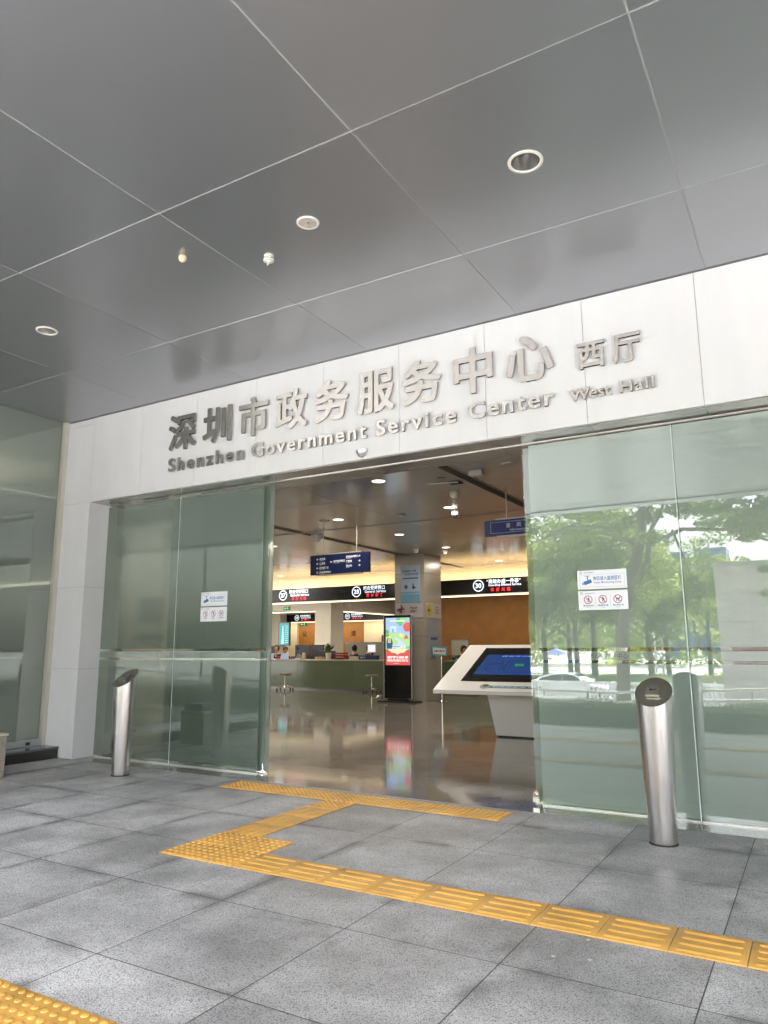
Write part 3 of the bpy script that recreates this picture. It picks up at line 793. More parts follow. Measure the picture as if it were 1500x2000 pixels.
# ---- hall downlights (lit)
def hall_light(x, y, label, power=3.2, lamp=True):
    t = thing("hall_downlight", label, "downlight", (x, y, IC), group="lit downlights in the hall ceiling")
    b = MB(); b.lathe([(.088, -.002), (.10, -.006), (.106, 0)], (x, y, IC), 28); b.build("trim_ring", mat("light_trim_ring", (.5, .47, .42), .3), t, smooth=True)
    b = MB(); b.lathe([(0, -.003), (.089, -.003)], (x, y, IC), 28); b.build("lamp_face", m_lampw, t)
    if lamp:
        ld = bpy.data.lights.new("lamp", 'AREA'); ld.shape = 'DISK'; ld.size = .18; ld.energy = power * LF; ld.color = (1, .90, .76)
        lo = bpy.data.objects.new("lamp", ld); COL.objects.link(lo); lo.location = (x, y, IC - .012)
for x, y, s, lp in ((-4.93, 8.23, "nearest, high in the doorway above the blue direction sign", 1), (-7.09, 10.45, "left of centre above the direction sign", 1), (-4.93, 10.45, "just above the dome camera", 1),
        (-7.03, 12.54, "small, right of the blue direction sign", 1), (-10.26, 12.54, "at the left door edge", 1), (-7.07, 14.77, "small, just right of the poster column's top", 1), (-7.02, 17.87, "small, over counter 30 near the cream wall", 1),
        (-0.53, 8.26, "behind the right glass panel, nearer", 0), (-0.53, 10.42, "behind the right glass panel, farther", 0), (-11.84, 10.6, "seen through the frosted panel beside the pillar", 1), (-11.28, 12.72, "seen faintly through the frosted panel above the notice plates", 0),
        (-14.44, 18.06, "tiny, at the left over counter 27", 1), (-2.75, 12.6, "hidden behind the right frosted panel, deeper", 1), (-12.8, 15.0, "tiny, far left near the cream wall", 1)):
    hall_light(x, y, "lit round ceiling downlight, " + s, 7.0, bool(lp))
# small ceiling devices
def ceil_dome(name, cat, label, x, y, prof, mats, n=24):
    t = thing(name, label, cat, (x, y, IC))
    for (pn, pr), mm in zip(prof, mats):
        b = MB(); b.lathe(pr, (x, y, IC), n); b.build(pn, mm, t, smooth=True)
    return t
m_wp = mat("white_plastic", (.70, .68, .64), .35)
ceil_dome("dome_camera", "security camera", "white dome camera with black lens hanging below a downlight", -4.97, 10.75, [("housing", [(0, 0), (.058, 0), (.062, -.015), (.062, -.065), (.05, -.08)]), ("lens", [(.048, -.078), (.042, -.108), (.024, -.124), (0, -.128)])], [m_wp, mat("black_plastic")])
ceil_dome("alarm_sounder", "alarm", "cream ribbed alarm dome on the ceiling beside the wide air diffuser", -4.33, 9.35, [("collar", [(0, 0), (.066, 0), (.07, -.02), (.06, -.032)]), ("ribbed_dome", [(.06, -.032), (.06, -.06), (.045, -.09), (0, -.098)])], [mat("yellowed_plastic", (.62, .54, .38), .4), m_wp])
ceil_dome("ceiling_speaker", "speaker", "flat white ceiling speaker high at the right of the doorway", -3.08, 8.25, [("rim", [(.078, -.002), (.092, -.010), (.096, 0)]), ("grille", [(0, -.006), (.08, -.006)])], [m_wp, mat("pale_grille", (.5, .48, .45), .6)])
ceil_dome("ceiling_speaker", "speaker", "dim flat speaker in the hall ceiling left of the nearest sign rod", -7.36, 10.42, [("rim", [(.078, -.002), (.092, -.010), (.096, 0)]), ("grille", [(0, -.006), (.08, -.006)])], [m_wp, mat("pale_grille")])
ceil_dome("ceiling_sprinkler", "sprinkler", "small dark round sprinkler plate beside the access panel", -4.12, 8.5, [("plate", [(0, -.006), (.05, -.006), (.055, 0)])], [mat("black_plastic")])
ceil_dome("smoke_detector", "smoke detector", "flat grey smoke detector on the ceiling, mid doorway", -5.9, 10.6, [("base", [(.0, -.03), (.05, -.028), (.07, -.012), (.075, 0)])], [mat("grey_plastic", (.4, .38, .35), .4)])
ceil_dome("dome_camera", "security camera", "white cone camera at the ceiling left of the poster column's edge", -7.75, 14.6, [("housing", [(.0, -.10), (.04, -.095), (.065, -.01), (.07, 0)])], [m_wp])
ceil_dome("dome_camera", "security camera", "white cone camera at the ceiling right of the poster column's edge", -7.3, 15.2, [("housing", [(.0, -.10), (.04, -.095), (.065, -.01), (.07, 0)])], [m_wp])
ceil_dome("dome_camera", "security camera", "pale dome camera peeking out above the blue direction sign's left end", -8.45, 11.7, [("housing", [(0, -.16), (.05, -.155), (.12, -.02), (.12, 0)])], [m_wp])
t = thing("emergency_light", "small white emergency light box on the ceiling near the wide air diffuser", "emergency light", (-3.54, 8.34, IC))
b = MB(); b.box(-3.63, -3.45, 8.28, 8.38, IC - .075, IC - .015, bevel=.006); b.build("body", m_wp, t)
b = MB(); b.box(-3.62, -3.46, 8.29, 8.37, IC - .015, IC); b.build("mount", mat("grey_plastic"), t)
t = thing("access_panel", "loose ceiling access panel with one white edge hanging ajar", "ceiling panel", (-4.3, 8.9, IC))
b = MB(); b.prism([(-4.45, 8.72, IC - .012), (-3.98, 8.72, IC - .035), (-3.98, 8.735, IC - .035), (-4.45, 8.735, IC - .012)], (0, 0, .012)); b.build("edge_frame", mat("white_edge", (.8, .78, .74), .4), t)
b = MB(); b.box(-4.15, -3.98, 8.75, 8.9, IC - .02, IC - .006); b.build("hatch", m_dark, t)

# ---- hanging blue signs
m_sblue = mat("hanging_sign_blue", (.002, .007, .042), .35)
m_sblue2 = mat("information_sign_blue", (.005, .013, .075), .35, emit=.02, ecol=(.02, .05, .3))
m_spr = mat("sign_print_white", (.62, .66, .72), .5)
t = thing("direction_sign", "dark blue hanging direction sign with white arrows to the left and right", "hanging sign", (-7.4, 11, 2.75))
b = MB(); b.box(-8.08, -6.78, 10.99, 11.04, 2.58, 2.945, bevel=.002); b.build("panel", m_sblue, t)
b = MB(); b.box(-7.93, -6.95, 10.985, 11.045, 2.945, 2.965); b.box(-7.93, -6.95, 10.985, 11.045, 2.56, 2.58); b.build("rail", mat("sign_rail", (.35, .33, .27), .4, metal=.5), t)
for x in (-7.80, -7.06):
    b = MB(); b.tube([(x, 11.01, 2.96), (x, 11.01, IC)], .009, 8); b.build("hanging_rod", mat("sign_rail"), t)
b = MB(); yy = 10.985
def arrow(mb, cx, cz, s, ang):
    for (ax, az), (bx, bz) in (((-s, 0), (s, 0)), ((-s, 0), (-.1 * s, .8 * s)), ((-s, 0), (-.1 * s, -.8 * s))):
        ca, sa = math.cos(ang), math.sin(ang)
        bar(mb, cx + ax * ca - az * sa, cz + ax * sa + az * ca, cx + bx * ca - bz * sa, cz + bx * sa + bz * ca, s * .42, yy)
for i, (tx, sub) in enumerate((("取号机", "Ticket Machine"), ("休息区", "Lounge"), ("自助服务区", "Self-service Area"), ("综合受理窗口", "General Service"))):
    z = 2.86 - .083 * i
    arrow(b, -7.91, z + .008, .022, 0 if i < 3 else R(-45))
    add_text(b, tx, -7.865, z - .010, h=.042, y=yy, bold=.02); add_text(b, sub, -7.865, z - .026, h=.011, y=yy)
arrow(b, -7.60, 2.805, .022, 0); add_text(b, "发改财税窗口", -7.555, 2.79, h=.042, y=yy, bold=.02); add_text(b, "Finance and Taxation", -7.555, 2.773, h=.011, y=yy)
for i, (tx, sub) in enumerate((("综合出证窗口", "Certificate Issue"), ("母婴室", "Baby Care Room"), ("饮水处", "Drinking Water"))):
    z = 2.865 - .083 * i
    arrow(b, -6.99, z + .01, .022, R(180) if i else R(-135))
    add_text(b, tx, -7.275, z - .008, h=.042, y=yy, bold=.02); add_text(b, sub, -7.275, z - .024, h=.011, y=yy)
b.build("printed_lettering", m_spr, t, recalc=False)
t = thing("information_sign", "bright blue hanging sign reading information, partly behind the right glass edge", "hanging sign", (-3.3, 9.5, 2.9))
b = MB(); b.box(-3.93, -2.55, 9.49, 9.53, 2.785, 3.01, bevel=.002); b.build("panel", m_sblue2, t)
b = MB(); b.box(-3.76, -2.7, 9.485, 9.535, 3.01, 3.028); b.box(-3.76, -2.7, 9.485, 9.535, 2.765, 2.785); b.build("rail", mat("pale_sign_rail", (.55, .52, .48), .4), t)
for x in (-3.60, -2.85):
    b = MB(); b.tube([(x, 9.51, 3.02), (x, 9.51, IC)], .011, 8); b.build("hanging_rod", mat("pale_sign_rail"), t)
b = MB(); yy = 9.486
for a in ((-3.84, -2.64, 2.975, 2.979), (-3.84, -2.64, 2.822, 2.826), (-3.84, -3.836, 2.822, 2.979), (-2.644, -2.64, 2.822, 2.979)): b.box(a[0], a[1], yy, yy + .001, a[2], a[3])
for k, ch in enumerate("查阅中心"): add_text(b, ch, -3.61 + .16 * k, 2.893, h=.064, y=yy, bold=.01)
add_text(b, "Information Center", -3.55, 2.842, h=.034, y=yy, bold=.005)
b.build("printed_lettering", m_spr, t, recalc=False)

# ---- sign band over the counters
CY = 18.36
def led_band(x0, x1, y, z0, z1, label, texts, strip=True, s=1.0):
    t = thing("counter_sign_band", label, "LED sign band", ((x0 + x1) / 2, y, z0))
    MB().box(x0, x1, y, y + .25, z0, z1).build("band", m_black, t)
    for (x, num, a, e, r_) in texts:
        b = MB(); yy = y - .004; zc = (z0 + z1) / 2
        ring(b, x, zc + .015, yy, .135 * s, .165 * s); add_text(b, num, x, zc - .055 * s, h=.145 * s, y=yy, bold=.03, align='C')
        add_text(b, a, x + .25 * s, zc + .055 * s, h=.125 * s, y=yy, bold=.02)
        add_text(b, e, x + .30 * s, zc - .035 * s, h=.085 * s, y=yy, bold=.012)
        b.build("white_led_text", m_ledw, t, recalc=False)
        b = MB(); tot = .0
        for k, ch in enumerate(r_): add_text(b, ch, x + .36 * s + .16 * k * s, zc - .16 * s, h=.105 * s, y=yy, bold=.02)
        b.build("red_led_text", m_ledr, t, recalc=False)
    if strip:
        MB().box(x0, x1, y + .02, y + .20, z0 - .05, z0 - .03).build("under_light", m_warm, t)
        MB().box(x0, x1, y + .0, y + .25, z0 - .028, z0 - .002).build("trim", m_ivory, t)
    return t
led_band(-22, 6, 18.86, 2.70, 3.12, "long black LED sign band over the front counters showing windows 27, 28 and 30",
    [(-14.95, "27", "综合受理窗口", "General Service", "欢迎光临"), (-12.10, "28", "综合受理窗口", "General Service", "暂停服务"), (-8.05, "30", "“高效办成一件事”", "One-Stop Efficient Service", "欢迎光临"), (-4.6, "31", "综合受理窗口", "General Service", "欢迎光临")])
b = MB()
for k in range(16): b.box(-22 + 1.75 * k + .002, -22 + 1.75 * (k + 1) - .002, 19.16, 19.24, 2.75, IC + .1)
tag(b.build("upper_wall", m_ivory), "cream panelled wall strip glowing warm above the black sign band", "wall")
# cove lamps on top of the band (they light the cream wall)
for x in (-19.5, -15.5, -11.5, -7.5, -3.5):
    ld = bpy.data.lights.new("lamp", 'AREA'); ld.shape = 'RECTANGLE'; ld.size = 3.9; ld.size_y = .05; ld.energy = 4.5 * LF; ld.color = (1, .70, .34)
    lo = bpy.data.objects.new("lamp", ld); COL.objects.link(lo); lo.location = (x, 18.93, 3.135); lo.rotation_euler = (R(180 - 42), 0, 0)
# strip lamps below the band
for x in (-8.1, -5.0, -13.5, -17):
    ld = bpy.data.lights.new("lamp", 'AREA'); ld.shape = 'RECTANGLE'; ld.size = 3; ld.size_y = .1; ld.energy = 4.5 * LF; ld.color = (1, .76, .44)
    lo = bpy.data.objects.new("lamp", ld); COL.objects.link(lo); lo.location = (x, 19.0, 2.63); lo.rotation_euler = (R(12), 0, 0)

# ---- counters
m_cgreen = mat("olive_glass_front", (.17, .21, .125), .12, noise=.05, nscale=2)
m_ctop = mat("beige_counter_top", (.55, .50, .40), .3)
def counter(x0, x1, y, label):
    t = thing("service_counter", label, "counter", ((x0 + x1) / 2, y, 0))
    b = MB(); n = max(1, round((x1 - x0) / 1.9)); st = (x1 - x0) / n
    for k in range(n): b.box(x0 + st * k + .003, x0 + st * (k + 1) - .003, y, y + .03, .06, .845)
    b.build("front_panel", m_cgreen, t)
    MB().box(x0, x1, y + .02, y + .06, 0, .06).build("plinth", mat("steel_plinth", (.2, .19, .17), .3, metal=.8), t)
    MB().box(x0, x1, y - .03, y + .75, .85, .885, bevel=.004).build("counter_top", m_ctop, t)
    MB().box(x0, x1, y + .04, y + .7, .06, .84).build("carcass", m_dark, t)
    return t
counter(-22, -9.9, CY, "long olive green glass fronted service counter below signs 27 and 28")
counter(-8.95, 3.5, CY, "olive green glass fronted counter below sign 30, right of the poster column")

# ---- poster column
t = thing("poster_column", "square beige column covered with posters, just right of the standing kiosk", "column", (-8.4, 15.9, 0))
b = MB()
for a, c in ((.0, 1.5), (1.5, 3.0), (3.0, IC)): b.box(-8.80, -7.985, 15.45, 16.35, a + .002, c - .002, bevel=.004)
b.build("shaft", mat("beige_column_panel", (.34, .315, .27), .22, noise=.03, nscale=2), t)
m_pgrey = mat("poster_lilac_grey", (.40, .36, .37), .5); m_pblue = mat("poster_pale_blue", (.33, .42, .50), .5); m_pcyan = mat("poster_cyan", (.13, .30, .42), .5)
m_ptxt = mat("poster_text_navy", (.04, .10, .24), .5); m_pred = mat("poster_maroon", (.10, .02, .02), .5)
def poster(label, build):
    p = thing("poster", label, "poster", (-8.4, 15.44, 2), group="posters on the column"); build(p)
def pA(p):
    MB().box(-8.62, -8.10, 15.437, 15.447, 2.30, 3.20).build("sheet", m_pblue, p)
    b = MB(); b.box(-8.62, -8.10, 15.434, 15.436, 2.30, 2.56)
    vs = [(-8.62, 15.434, 2.56)] + [(-8.62 + .52 * k / 12, 15.434, 2.56 + .05 * math.sin(k / 12 * 3.1 + 2.6)) for k in range(13)] + [(-8.10, 15.434, 2.56)]
    b.build("blue_wave", m_pcyan, p)
    b = MB(); add_text(b, "办成高效一件事", -8.58, 3.035, h=.052, width=.38, y=15.434, bold=.02); add_text(b, "让企业群众好办事", -8.53, 2.96, h=.052, width=.38, y=15.434, bold=.02)
    b.box(-8.57, -8.15, 15.434, 15.436, 2.87, 2.90); ring(b, -8.48, 2.68, 15.434, .0, .05); ring(b, -8.27, 2.66, 15.434, .0, .04); b.box(-8.33, -8.2, 15.434, 15.436, 2.65, 2.665); b.box(-8.30, -8.27, 15.434, 15.436, 2.68, 2.76)
    b.build("printed_text", m_ptxt, p, recalc=False)
    b = MB()
    for k in range(6): add_text(b, "政务服务", -8.60 + .085 * k, 2.50, h=.02, y=15.432)
    b.build("white_print", m_spr, p, recalc=False)
poster("pale blue vertical poster high on the front face of the column", pA)
def pB(p):
    MB().box(-8.765, -8.03, 15.440, 15.447, 1.94, 2.29).build("sheet", m_pgrey, p)
    b = MB(); cx, cz = -8.63, 2.13; r2 = random.Random(3)
    for k in range(16):
        a = r2.uniform(0, 6.28); L = r2.uniform(.04, .13); bar(b, cx, cz, cx + L * math.cos(a), cz + L * math.sin(a), r2.uniform(.012, .03), 15.436 - k * .0002)
    b.build("ink_painting", m_pred, p, recalc=False)
    for tx, z in (("廉洁从政", 2.15), ("为民服务", 2.07)):
        b = MB(); add_text(b, tx, -8.38, z, h=.05, y=15.436, bold=.02); b.build("text_line", mat("ink_black", (.03, .03, .03), .5), p, recalc=False)
poster("lilac grey wide poster with dark red ink painting on the front of the column", pB)
FR = Matrix.Translation(Vector((-7.985 + .006, 15.45, 0))) @ Matrix.Rotation(R(90), 4, 'Z')   # frame on the +X face: local x -> +Y
def fb(mb, x0, x1, y0, y1, z0, z1):
    k = len(mb.bm.verts); mb.box(x0, x1, y0, y1, z0, z1); mb.bm.verts.ensure_lookup_table()
    for v in mb.bm.verts[k:]: v.co = FR @ v.co
def pC(p):
    b = MB(); fb(b, .04, .86, 0, .004, 1.94, 2.29); b.build("sheet", mat("poster_beige", (.45, .40, .33), .5), p)
    b = MB(); b2 = MB(); ring(b2, .22, 2.12, -.003, 0, .14)
    for v in b2.bm.verts: v.co = FR @ v.co
    b2.build("yellow_disc", mat("poster_yellow", (.42, .36, .04), .5), p, recalc=False)
    b = MB(); add_text(b, "清廉", .13, 2.08, h=.07, y=-.006, bold=.02, frame=FR); b.build("text_line", mat("ink_black"), p, recalc=False)
    for k in range(3):
        b = MB(); add_text(b, "廉洁奉公", .55, 2.18 - .07 * k, h=.04, y=-.006, bold=.02, frame=FR); b.build("text_line", mat("ink_black"), p, recalc=False)
poster("beige poster with a yellow disc on the right face of the column", pC)
def pD(p):
    b = MB(); fb(b, .22, .68, 0, .004, .98, 1.90); b.build("sheet", mat("poster_steel_blue", (.27, .31, .36), .5), p)
    b = MB(); fb(b, .27, .64, -.004, 0, 1.42, 1.48)
    for k in range(7): fb(b, .30 + .05 * k, .33 + .05 * k, -.004, 0, 1.1 + .03 * (k % 3), 1.3 - .04 * (k % 2))
    add_text(b, "办事指南", .30, .99, h=.05, y=-.006, frame=FR); add_text(b, "办事指南", .38, 1.82, h=.03, y=-.006, frame=FR)
    b.build("printed_text", m_ptxt, p, recalc=False)
poster("tall grey blue poster lower on the right face of the column", pD)

# ---- standing advertising kiosk
KX0, KX1, KY = -8.86, -8.11, 15.0
t = thing("advertising_kiosk", "tall black standing display kiosk showing a colourful park poster with red base", "display kiosk", (-8.48, 15.05, 0))
b = MB(); b.box(KX0, KX1, KY, KY + .07, .07, 2.0, bevel=.012); b.build("housing", mat("kiosk_silver_frame", (.45, .43, .40), .3, metal=.7), t)
b = MB(); b.box(KX0 + .014, KX1 - .014, KY - .004, KY + .001, .085, 1.985); b.build("black_front", mat("kiosk_black_glass", (.006, .006, .007), .08), t)
b = MB(); b.box(KX0 - .09, KX1 + .13, KY - .15, KY + .25, 0, .035, bevel=.005); b.box(KX0 + .1, KX1 - .1, KY, KY + .06, .03, .08); b.build("base", mat("black_base", (.012, .012, .012), .35), t)
EM = .20
def em(name, c=(.5, .5, .5), s=1.): return mat(name, c, .4, emit=EM * s, ecol=c)
sx0, sx1, sz0, sz1 = KX0 + .065, KX1 - .04, .84, 1.93
b = MB(); b.box(sx0, sx1, KY - .008, KY - .005, sz0, sz1); scr = b.build("screen", em("screen_sky", (.36, .52, .90)), t)
SW, SH = sx1 - sx0, sz1 - sz0
def S(u, v, k): return Vector((sx0 + u * SW, KY - .009 - .0004 * k, sz0 + v * SH))
def poly(uv, name, k, m_):
    pts = []
    for u, v in uv:
        q = (min(max(u, 0), 1), min(max(v, 0), 1))
        if not pts or q != pts[-1]: pts.append(q)
    b = MB(); b._f([b.bm.verts.new(S(u, v, k)) for u, v in pts]); return b.build(name, m_, scr, recalc=False)
def disc(cu, cv, ru, n=20): return [(cu + ru * math.cos(2 * math.pi * j / n), cv + ru * SW / SH * math.sin(2 * math.pi * j / n)) for j in range(n)]
poly([(0, .28), (1, .28), (1, .60), (.72, .66), (.45, .68), (.2, .67), (0, .68)], "green_field", 1, em("screen_green", (.42, .66, .30)))
poly([(.2, .28), (.85, .30), (.83, .42), (.62, .52), (.40, .58), (.34, .57), (.55, .50), (.50, .45), (.25, .38)], "river", 2, em("screen_river", (.50, .66, .98)))
poly(disc(.55, .93, .12), "leaf", 2, em("screen_leaf", (.12, .48, .32))); poly(disc(.75, .97, .15), "leaf", 2, em("screen_leaf2", (.30, .60, .32))); poly(disc(.62, .88, .10), "leaf", 3, em("screen_leaf"))
poly(disc(.90, .80, .17), "lantern", 4, em("screen_red", (.72, .10, .08)))
for q in (.80, .87, .94): poly([(q, .74), (q + .008, .74), (q + .008, .88), (q, .88)], "lantern_rib", 5, em("screen_orange", (.85, .35, .12)))
poly([(.18, .915), (.80, .915), (.80, .945), (.18, .945)], "banner", 5, em("screen_cream", (.80, .72, .42)))
poly([(.18, .70), (.45, .70), (.45, .82), (.18, .82)], "tower_block", 3, em("screen_pale", (.55, .70, .95))); poly([(.26, .68), (.34, .68), (.34, .77), (.26, .77)], "tower_block", 4, em("screen_steel", (.25, .42, .66)))
poly(disc(.06, .70, .08), "tree", 4, em("screen_dkgreen", (.14, .36, .16))); poly([(.0, .60), (.16, .60), (.16, .65), (0, .65)], "tree", 4, em("screen_dkgreen"))
poly([(.76, .55), (.95, .55), (.90, .63), (.82, .63)], "tent", 5, em("screen_tent", (.55, .15, .10))); poly([(.58, .60), (.72, .60), (.68, .67), (.60, .67)], "tent", 5, em("screen_cream"))
poly([(.04, .34), (.26, .34), (.30, .48), (.24, .56), (.08, .57), (.03, .48)], "worker", 6, em("screen_navy", (.03, .10, .25))); poly([(.10, .47), (.22, .47), (.21, .56), (.12, .56)], "vest", 7, em("screen_cream")); poly([(.13, .48), (.19, .48), (.18, .555), (.14, .555)], "vest_stripe", 8, em("screen_orange"))
poly(disc(.17, .60, .05), "worker_head", 7, em("screen_yellow", (.85, .65, .15))); poly([(.06, .27), (.12, .27), (.13, .36), (.04, .36)], "leg", 7, em("screen_navy")); poly([(.18, .27), (.24, .27), (.25, .36), (.17, .36)], "leg", 7, em("screen_navy"))
poly(disc(.36, .30, .10), "wheel", 7, em("screen_steel")); poly(disc(.36, .30, .08), "wheel", 8, em("screen_river")); poly([(.24, .385), (.58, .385), (.58, .395), (.24, .395)], "cart_handle", 8, em("screen_navy"))
poly([(.55, .26), (.85, .26), (.75, .38), (.66, .38)], "hill", 7, em("screen_yellow")); poly([(.78, .28), (1, .28), (1, .42), (.92, .36), (.88, .42)], "bush", 8, em("screen_leaf"))
red = [(0, 0), (1, 0), (1, .33), (.88, .31), (.76, .26), (.60, .25), (.52, .225), (.50, .21), (.48, .225), (.40, .25), (.24, .26), (.12, .31), (0, .33)]
poly([(u, v + .012) for u, v in red[2:]] + [(0, .3), (1, .3)][::-1][:0] + [(0, .25), (1, .25)][:0], "border", 9, em("screen_cream"))
poly(red, "red_base", 10, em("screen_redbase", (.60, .10, .09)))
b = MB()
add_text(b, "废砖碎瓦成新景", sx0 + .07 * SW, sz0 + .135 * SH, h=.055 * SH, width=.86 * SW, y=KY - .0145, bold=.035)
add_text(b, "再生利用添动力", sx0 + .07 * SW, sz0 + .070 * SH, h=.055 * SH, width=.86 * SW, y=KY - .0145, bold=.035)
add_text(b, "深圳市住房和建设局", sx0 + .32 * SW, sz0 + .03 * SH, h=.014 * SH, y=KY - .0145)
b.build("slogan", em("screen_white", (.9, .88, .92)), scr, recalc=False)

# ---- white inclined touch table
t = thing("touch_table", "large white slanted information table with a dark touch screen showing a blue floor map", "touch table", (-3.7, 10.2, 0))
m_twh = mat("white_lacquer", (.86, .85, .83), .25)
TL, TR = -4.85, -2.35
b = MB(); prof = [(9.60, .655), (10.95, 1.285), (10.95, 1.22), (9.66, .60), (9.60, .60)]
b.prism([(TL, y, z) for y, z in prof], (TR - TL, 0, 0)); b.build("slab", m_twh, t, bevel=.004)
b = MB()
b.raw([(-4.07, 10.03, .02), (-3.13, 10.03, .02), (-3.13, 10.75, .02), (-4.07, 10.75, .02), (-4.20, 9.98, .72), (-3.0, 9.98, .72), (-3.0, 10.80, 1.1), (-4.20, 10.80, 1.1)], [(0, 3, 2, 1), (4, 5, 6, 7), (0, 1, 5, 4), (1, 2, 6, 5), (2, 3, 7, 6), (3, 0, 4, 7)])
b.build("pedestal", m_twh, t)
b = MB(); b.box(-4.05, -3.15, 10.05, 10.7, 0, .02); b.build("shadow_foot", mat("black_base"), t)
al = math.atan2(.63, 1.35)
TF = Matrix.Translation(Vector((0, 9.60, .656))) @ Matrix.Rotation(al, 4, 'X')
def tb_(mb, *a):
    k = len(mb.bm.verts); mb.box(*a); mb.bm.verts.ensure_lookup_table()
    for v in mb.bm.verts[k:]: v.co = TF @ v.co
b = MB(); tb_(b, -4.52, -2.68, .27, 1.36, .001, .005); sc_ = b.build("screen_bezel", mat("bezel_black", (.012, .012, .013), .15), t)
b = MB(); tb_(b, -4.40, -2.78, .47, 1.12, .0055, .0065); b.build("display", mat("display_blue", (.005, .012, .04), .2, emit=.09, ecol=(.03, .12, .45)), sc_)
b = MB()
m_line = mat("map_line_navy", (.01, .02, .10), .3, emit=.06, ecol=(.02, .05, .2))
for seg in ((-4.25, .62, -4.05, .62), (-4.05, .62, -4.05, .86), (-4.25, .62, -4.25, .84), (-4.25, .84, -4.05, .84), (-4.00, .66, -3.98, .90), (-3.98, .90, -3.55, .90), (-3.55, .90, -3.55, .66), (-3.55, .66, -3.1, .66), (-3.1, .66, -3.1, .56)):
    x0, y0, x1, y1 = seg; tb_(b, min(x0, x1) - .006, max(x0, x1) + .006, min(y0, y1) - .006, max(y0, y1) + .006, .0068, .0072)
b.build("map_lines", m_line, sc_)
b = MB(); tb_(b, -3.86, -3.72, .74, .82, .0068, .0072); b.build("map_marker", mat("map_green", (.02, .18, .08), .3, emit=.1, ecol=(.02, .25, .1)), sc_)
b = MB(); add_text(b, "楼层导览图", -4.15, 0, h=.05, width=.5, y=0, bold=.01)
for v in b.bm.verts: v.co = TF @ Vector((v.co.x, 1.04 + v.co.z, .0075))
b.build("map_title", mat("map_title_blue", (.1, .2, .5), .4, emit=.15, ecol=(.15, .3, .7)), sc_, recalc=False)
b = MB(); tb_(b, -4.05, -2.9, .09, .15, .001, .003); b.build("guide_sticker", mat("sticker_teal", (.03, .17, .26), .4), t)
b = MB(); add_text(b, "触摸屏查询 服务指南", -3.98, 0, h=.034, width=.9, y=0, bold=.01)
for v in b.bm.verts: v.co = TF @ Vector((v.co.x, .103 + v.co.z, .0035))
b.build("sticker_text", m_spr, t, recalc=False)
b = MB(); ring(b, -4.09, 0, 0, 0, .075, 24)
for v in b.bm.verts: v.co = TF @ Vector((v.co.x, .125 + v.co.z * .9, .0038))
b.build("sticker_emblem", mat("emblem_green", (.25, .33, .24), .4), t, recalc=False)
b = MB(); ring(b, -4.085, 0, 0, 0, .045, 24)
for v in b.bm.verts: v.co = TF @ Vector((v.co.x, .145 + v.co.z * .7, .0042))
b.build("emblem_centre", m_pred, t, recalc=False)

# ---- stools
def stool(x, y, rot, label):
    t = thing("round_stool", label, "stool", (x, y, 0), rot=(0, 0, rot), group="stools at the counter")
    b = MB(); b.lathe([(0, .43), (.15, .43), (.168, .44), (.172, .47), (.16, .495), (.0, .50)], (0, 0, 0), 28); b.build("seat", mat("tan_leather", (.30, .24, .15), .45), t, smooth=True)
    b = MB(); b.tube([(0, 0, .09), (0, 0, .43)], .018, 12); b.tube([(0, 0, .09), (0, 0, .25)], .026, 12); b.build("column", mat("chrome", (.7, .68, .62), .12, metal=1), t, smooth=True)
    for k in range(5):
        a = 2 * math.pi * k / 5
        c_, s_ = math.cos(a), math.sin(a)
        b = MB(); b.tube([(0, 0, .13), (.12 * c_, .12 * s_, .115), (.24 * c_, .24 * s_, .062)], [.020, .016, .012], 8); l = b.build("leg", mat("chrome"), t, smooth=True)
        b = MB(); b.tube([(.25 * c_ - .012 * s_, .25 * s_ + .012 * c_, .028), (.25 * c_ + .012 * s_, .25 * s_ - .012 * c_, .028)], .027, 12); b.build("castor", mat("black_rubber"), l, smooth=True)
stool(-13.82, 17.62, .3, "chrome stool with tan round seat on castors at the left part of the counter")
stool(-10.85, 17.72, .8, "chrome stool with tan round seat half hidden behind the black kiosk")

# ---- glass rail and sign stand by the column
t = thing("glass_rail", "low glass partition with dark edge lines beside the poster column", "glass rail", (-7.7, 16.9, 0))
b = MB(); b.box(-8.9, -7.2, 16.7, 16.712, .05, 1.03); b.build("glass", glass_mat("rail_glass", (.80, .86, .82), 1.3), t)
b = MB(); b.box(-8.9, -7.2, 16.695, 16.717, 1.02, 1.04); b.box(-8.9, -7.2, 16.695, 16.717, .90, .915); b.build("edge_rail", mat("dark_rail", (.06, .06, .05), .3), t)
t = thing("sign_stand", "small white and blue notice board on a clip beside the poster column", "notice stand", (-7.75, 15.9, 0))
b = MB(); b.tube([(-7.72, 15.75, .02), (-7.72, 15.75, 1.05)], .012, 8); b.lathe([(0, 0), (.14, 0), (.13, .02), (0, .025)], (-7.72, 15.75, 0), 20); b.build("pole", mat("chrome"), t, smooth=True)
b = MB(); b.prism([(-7.95, 15.73, 1.06), (-7.57, 15.73, 1.04), (-7.55, 15.73, 1.25), (-7.97, 15.73, 1.28)], (0, .015, 0)); b.build("board", mat("board_teal", (.12, .34, .42), .4), t)
b = MB(); b.prism([(-7.91, 15.722, 1.09), (-7.60, 15.722, 1.07), (-7.59, 15.722, 1.21), (-7.93, 15.722, 1.24)], (0, .006, 0)); b.build("notice", m_wp, t)
b = MB(); add_text(b, "办事窗口请往前", -7.89, 1.125, h=.055, width=.27, y=15.72, bold=.03); b.build("lettering", mat("ink_black"), t, recalc=False)
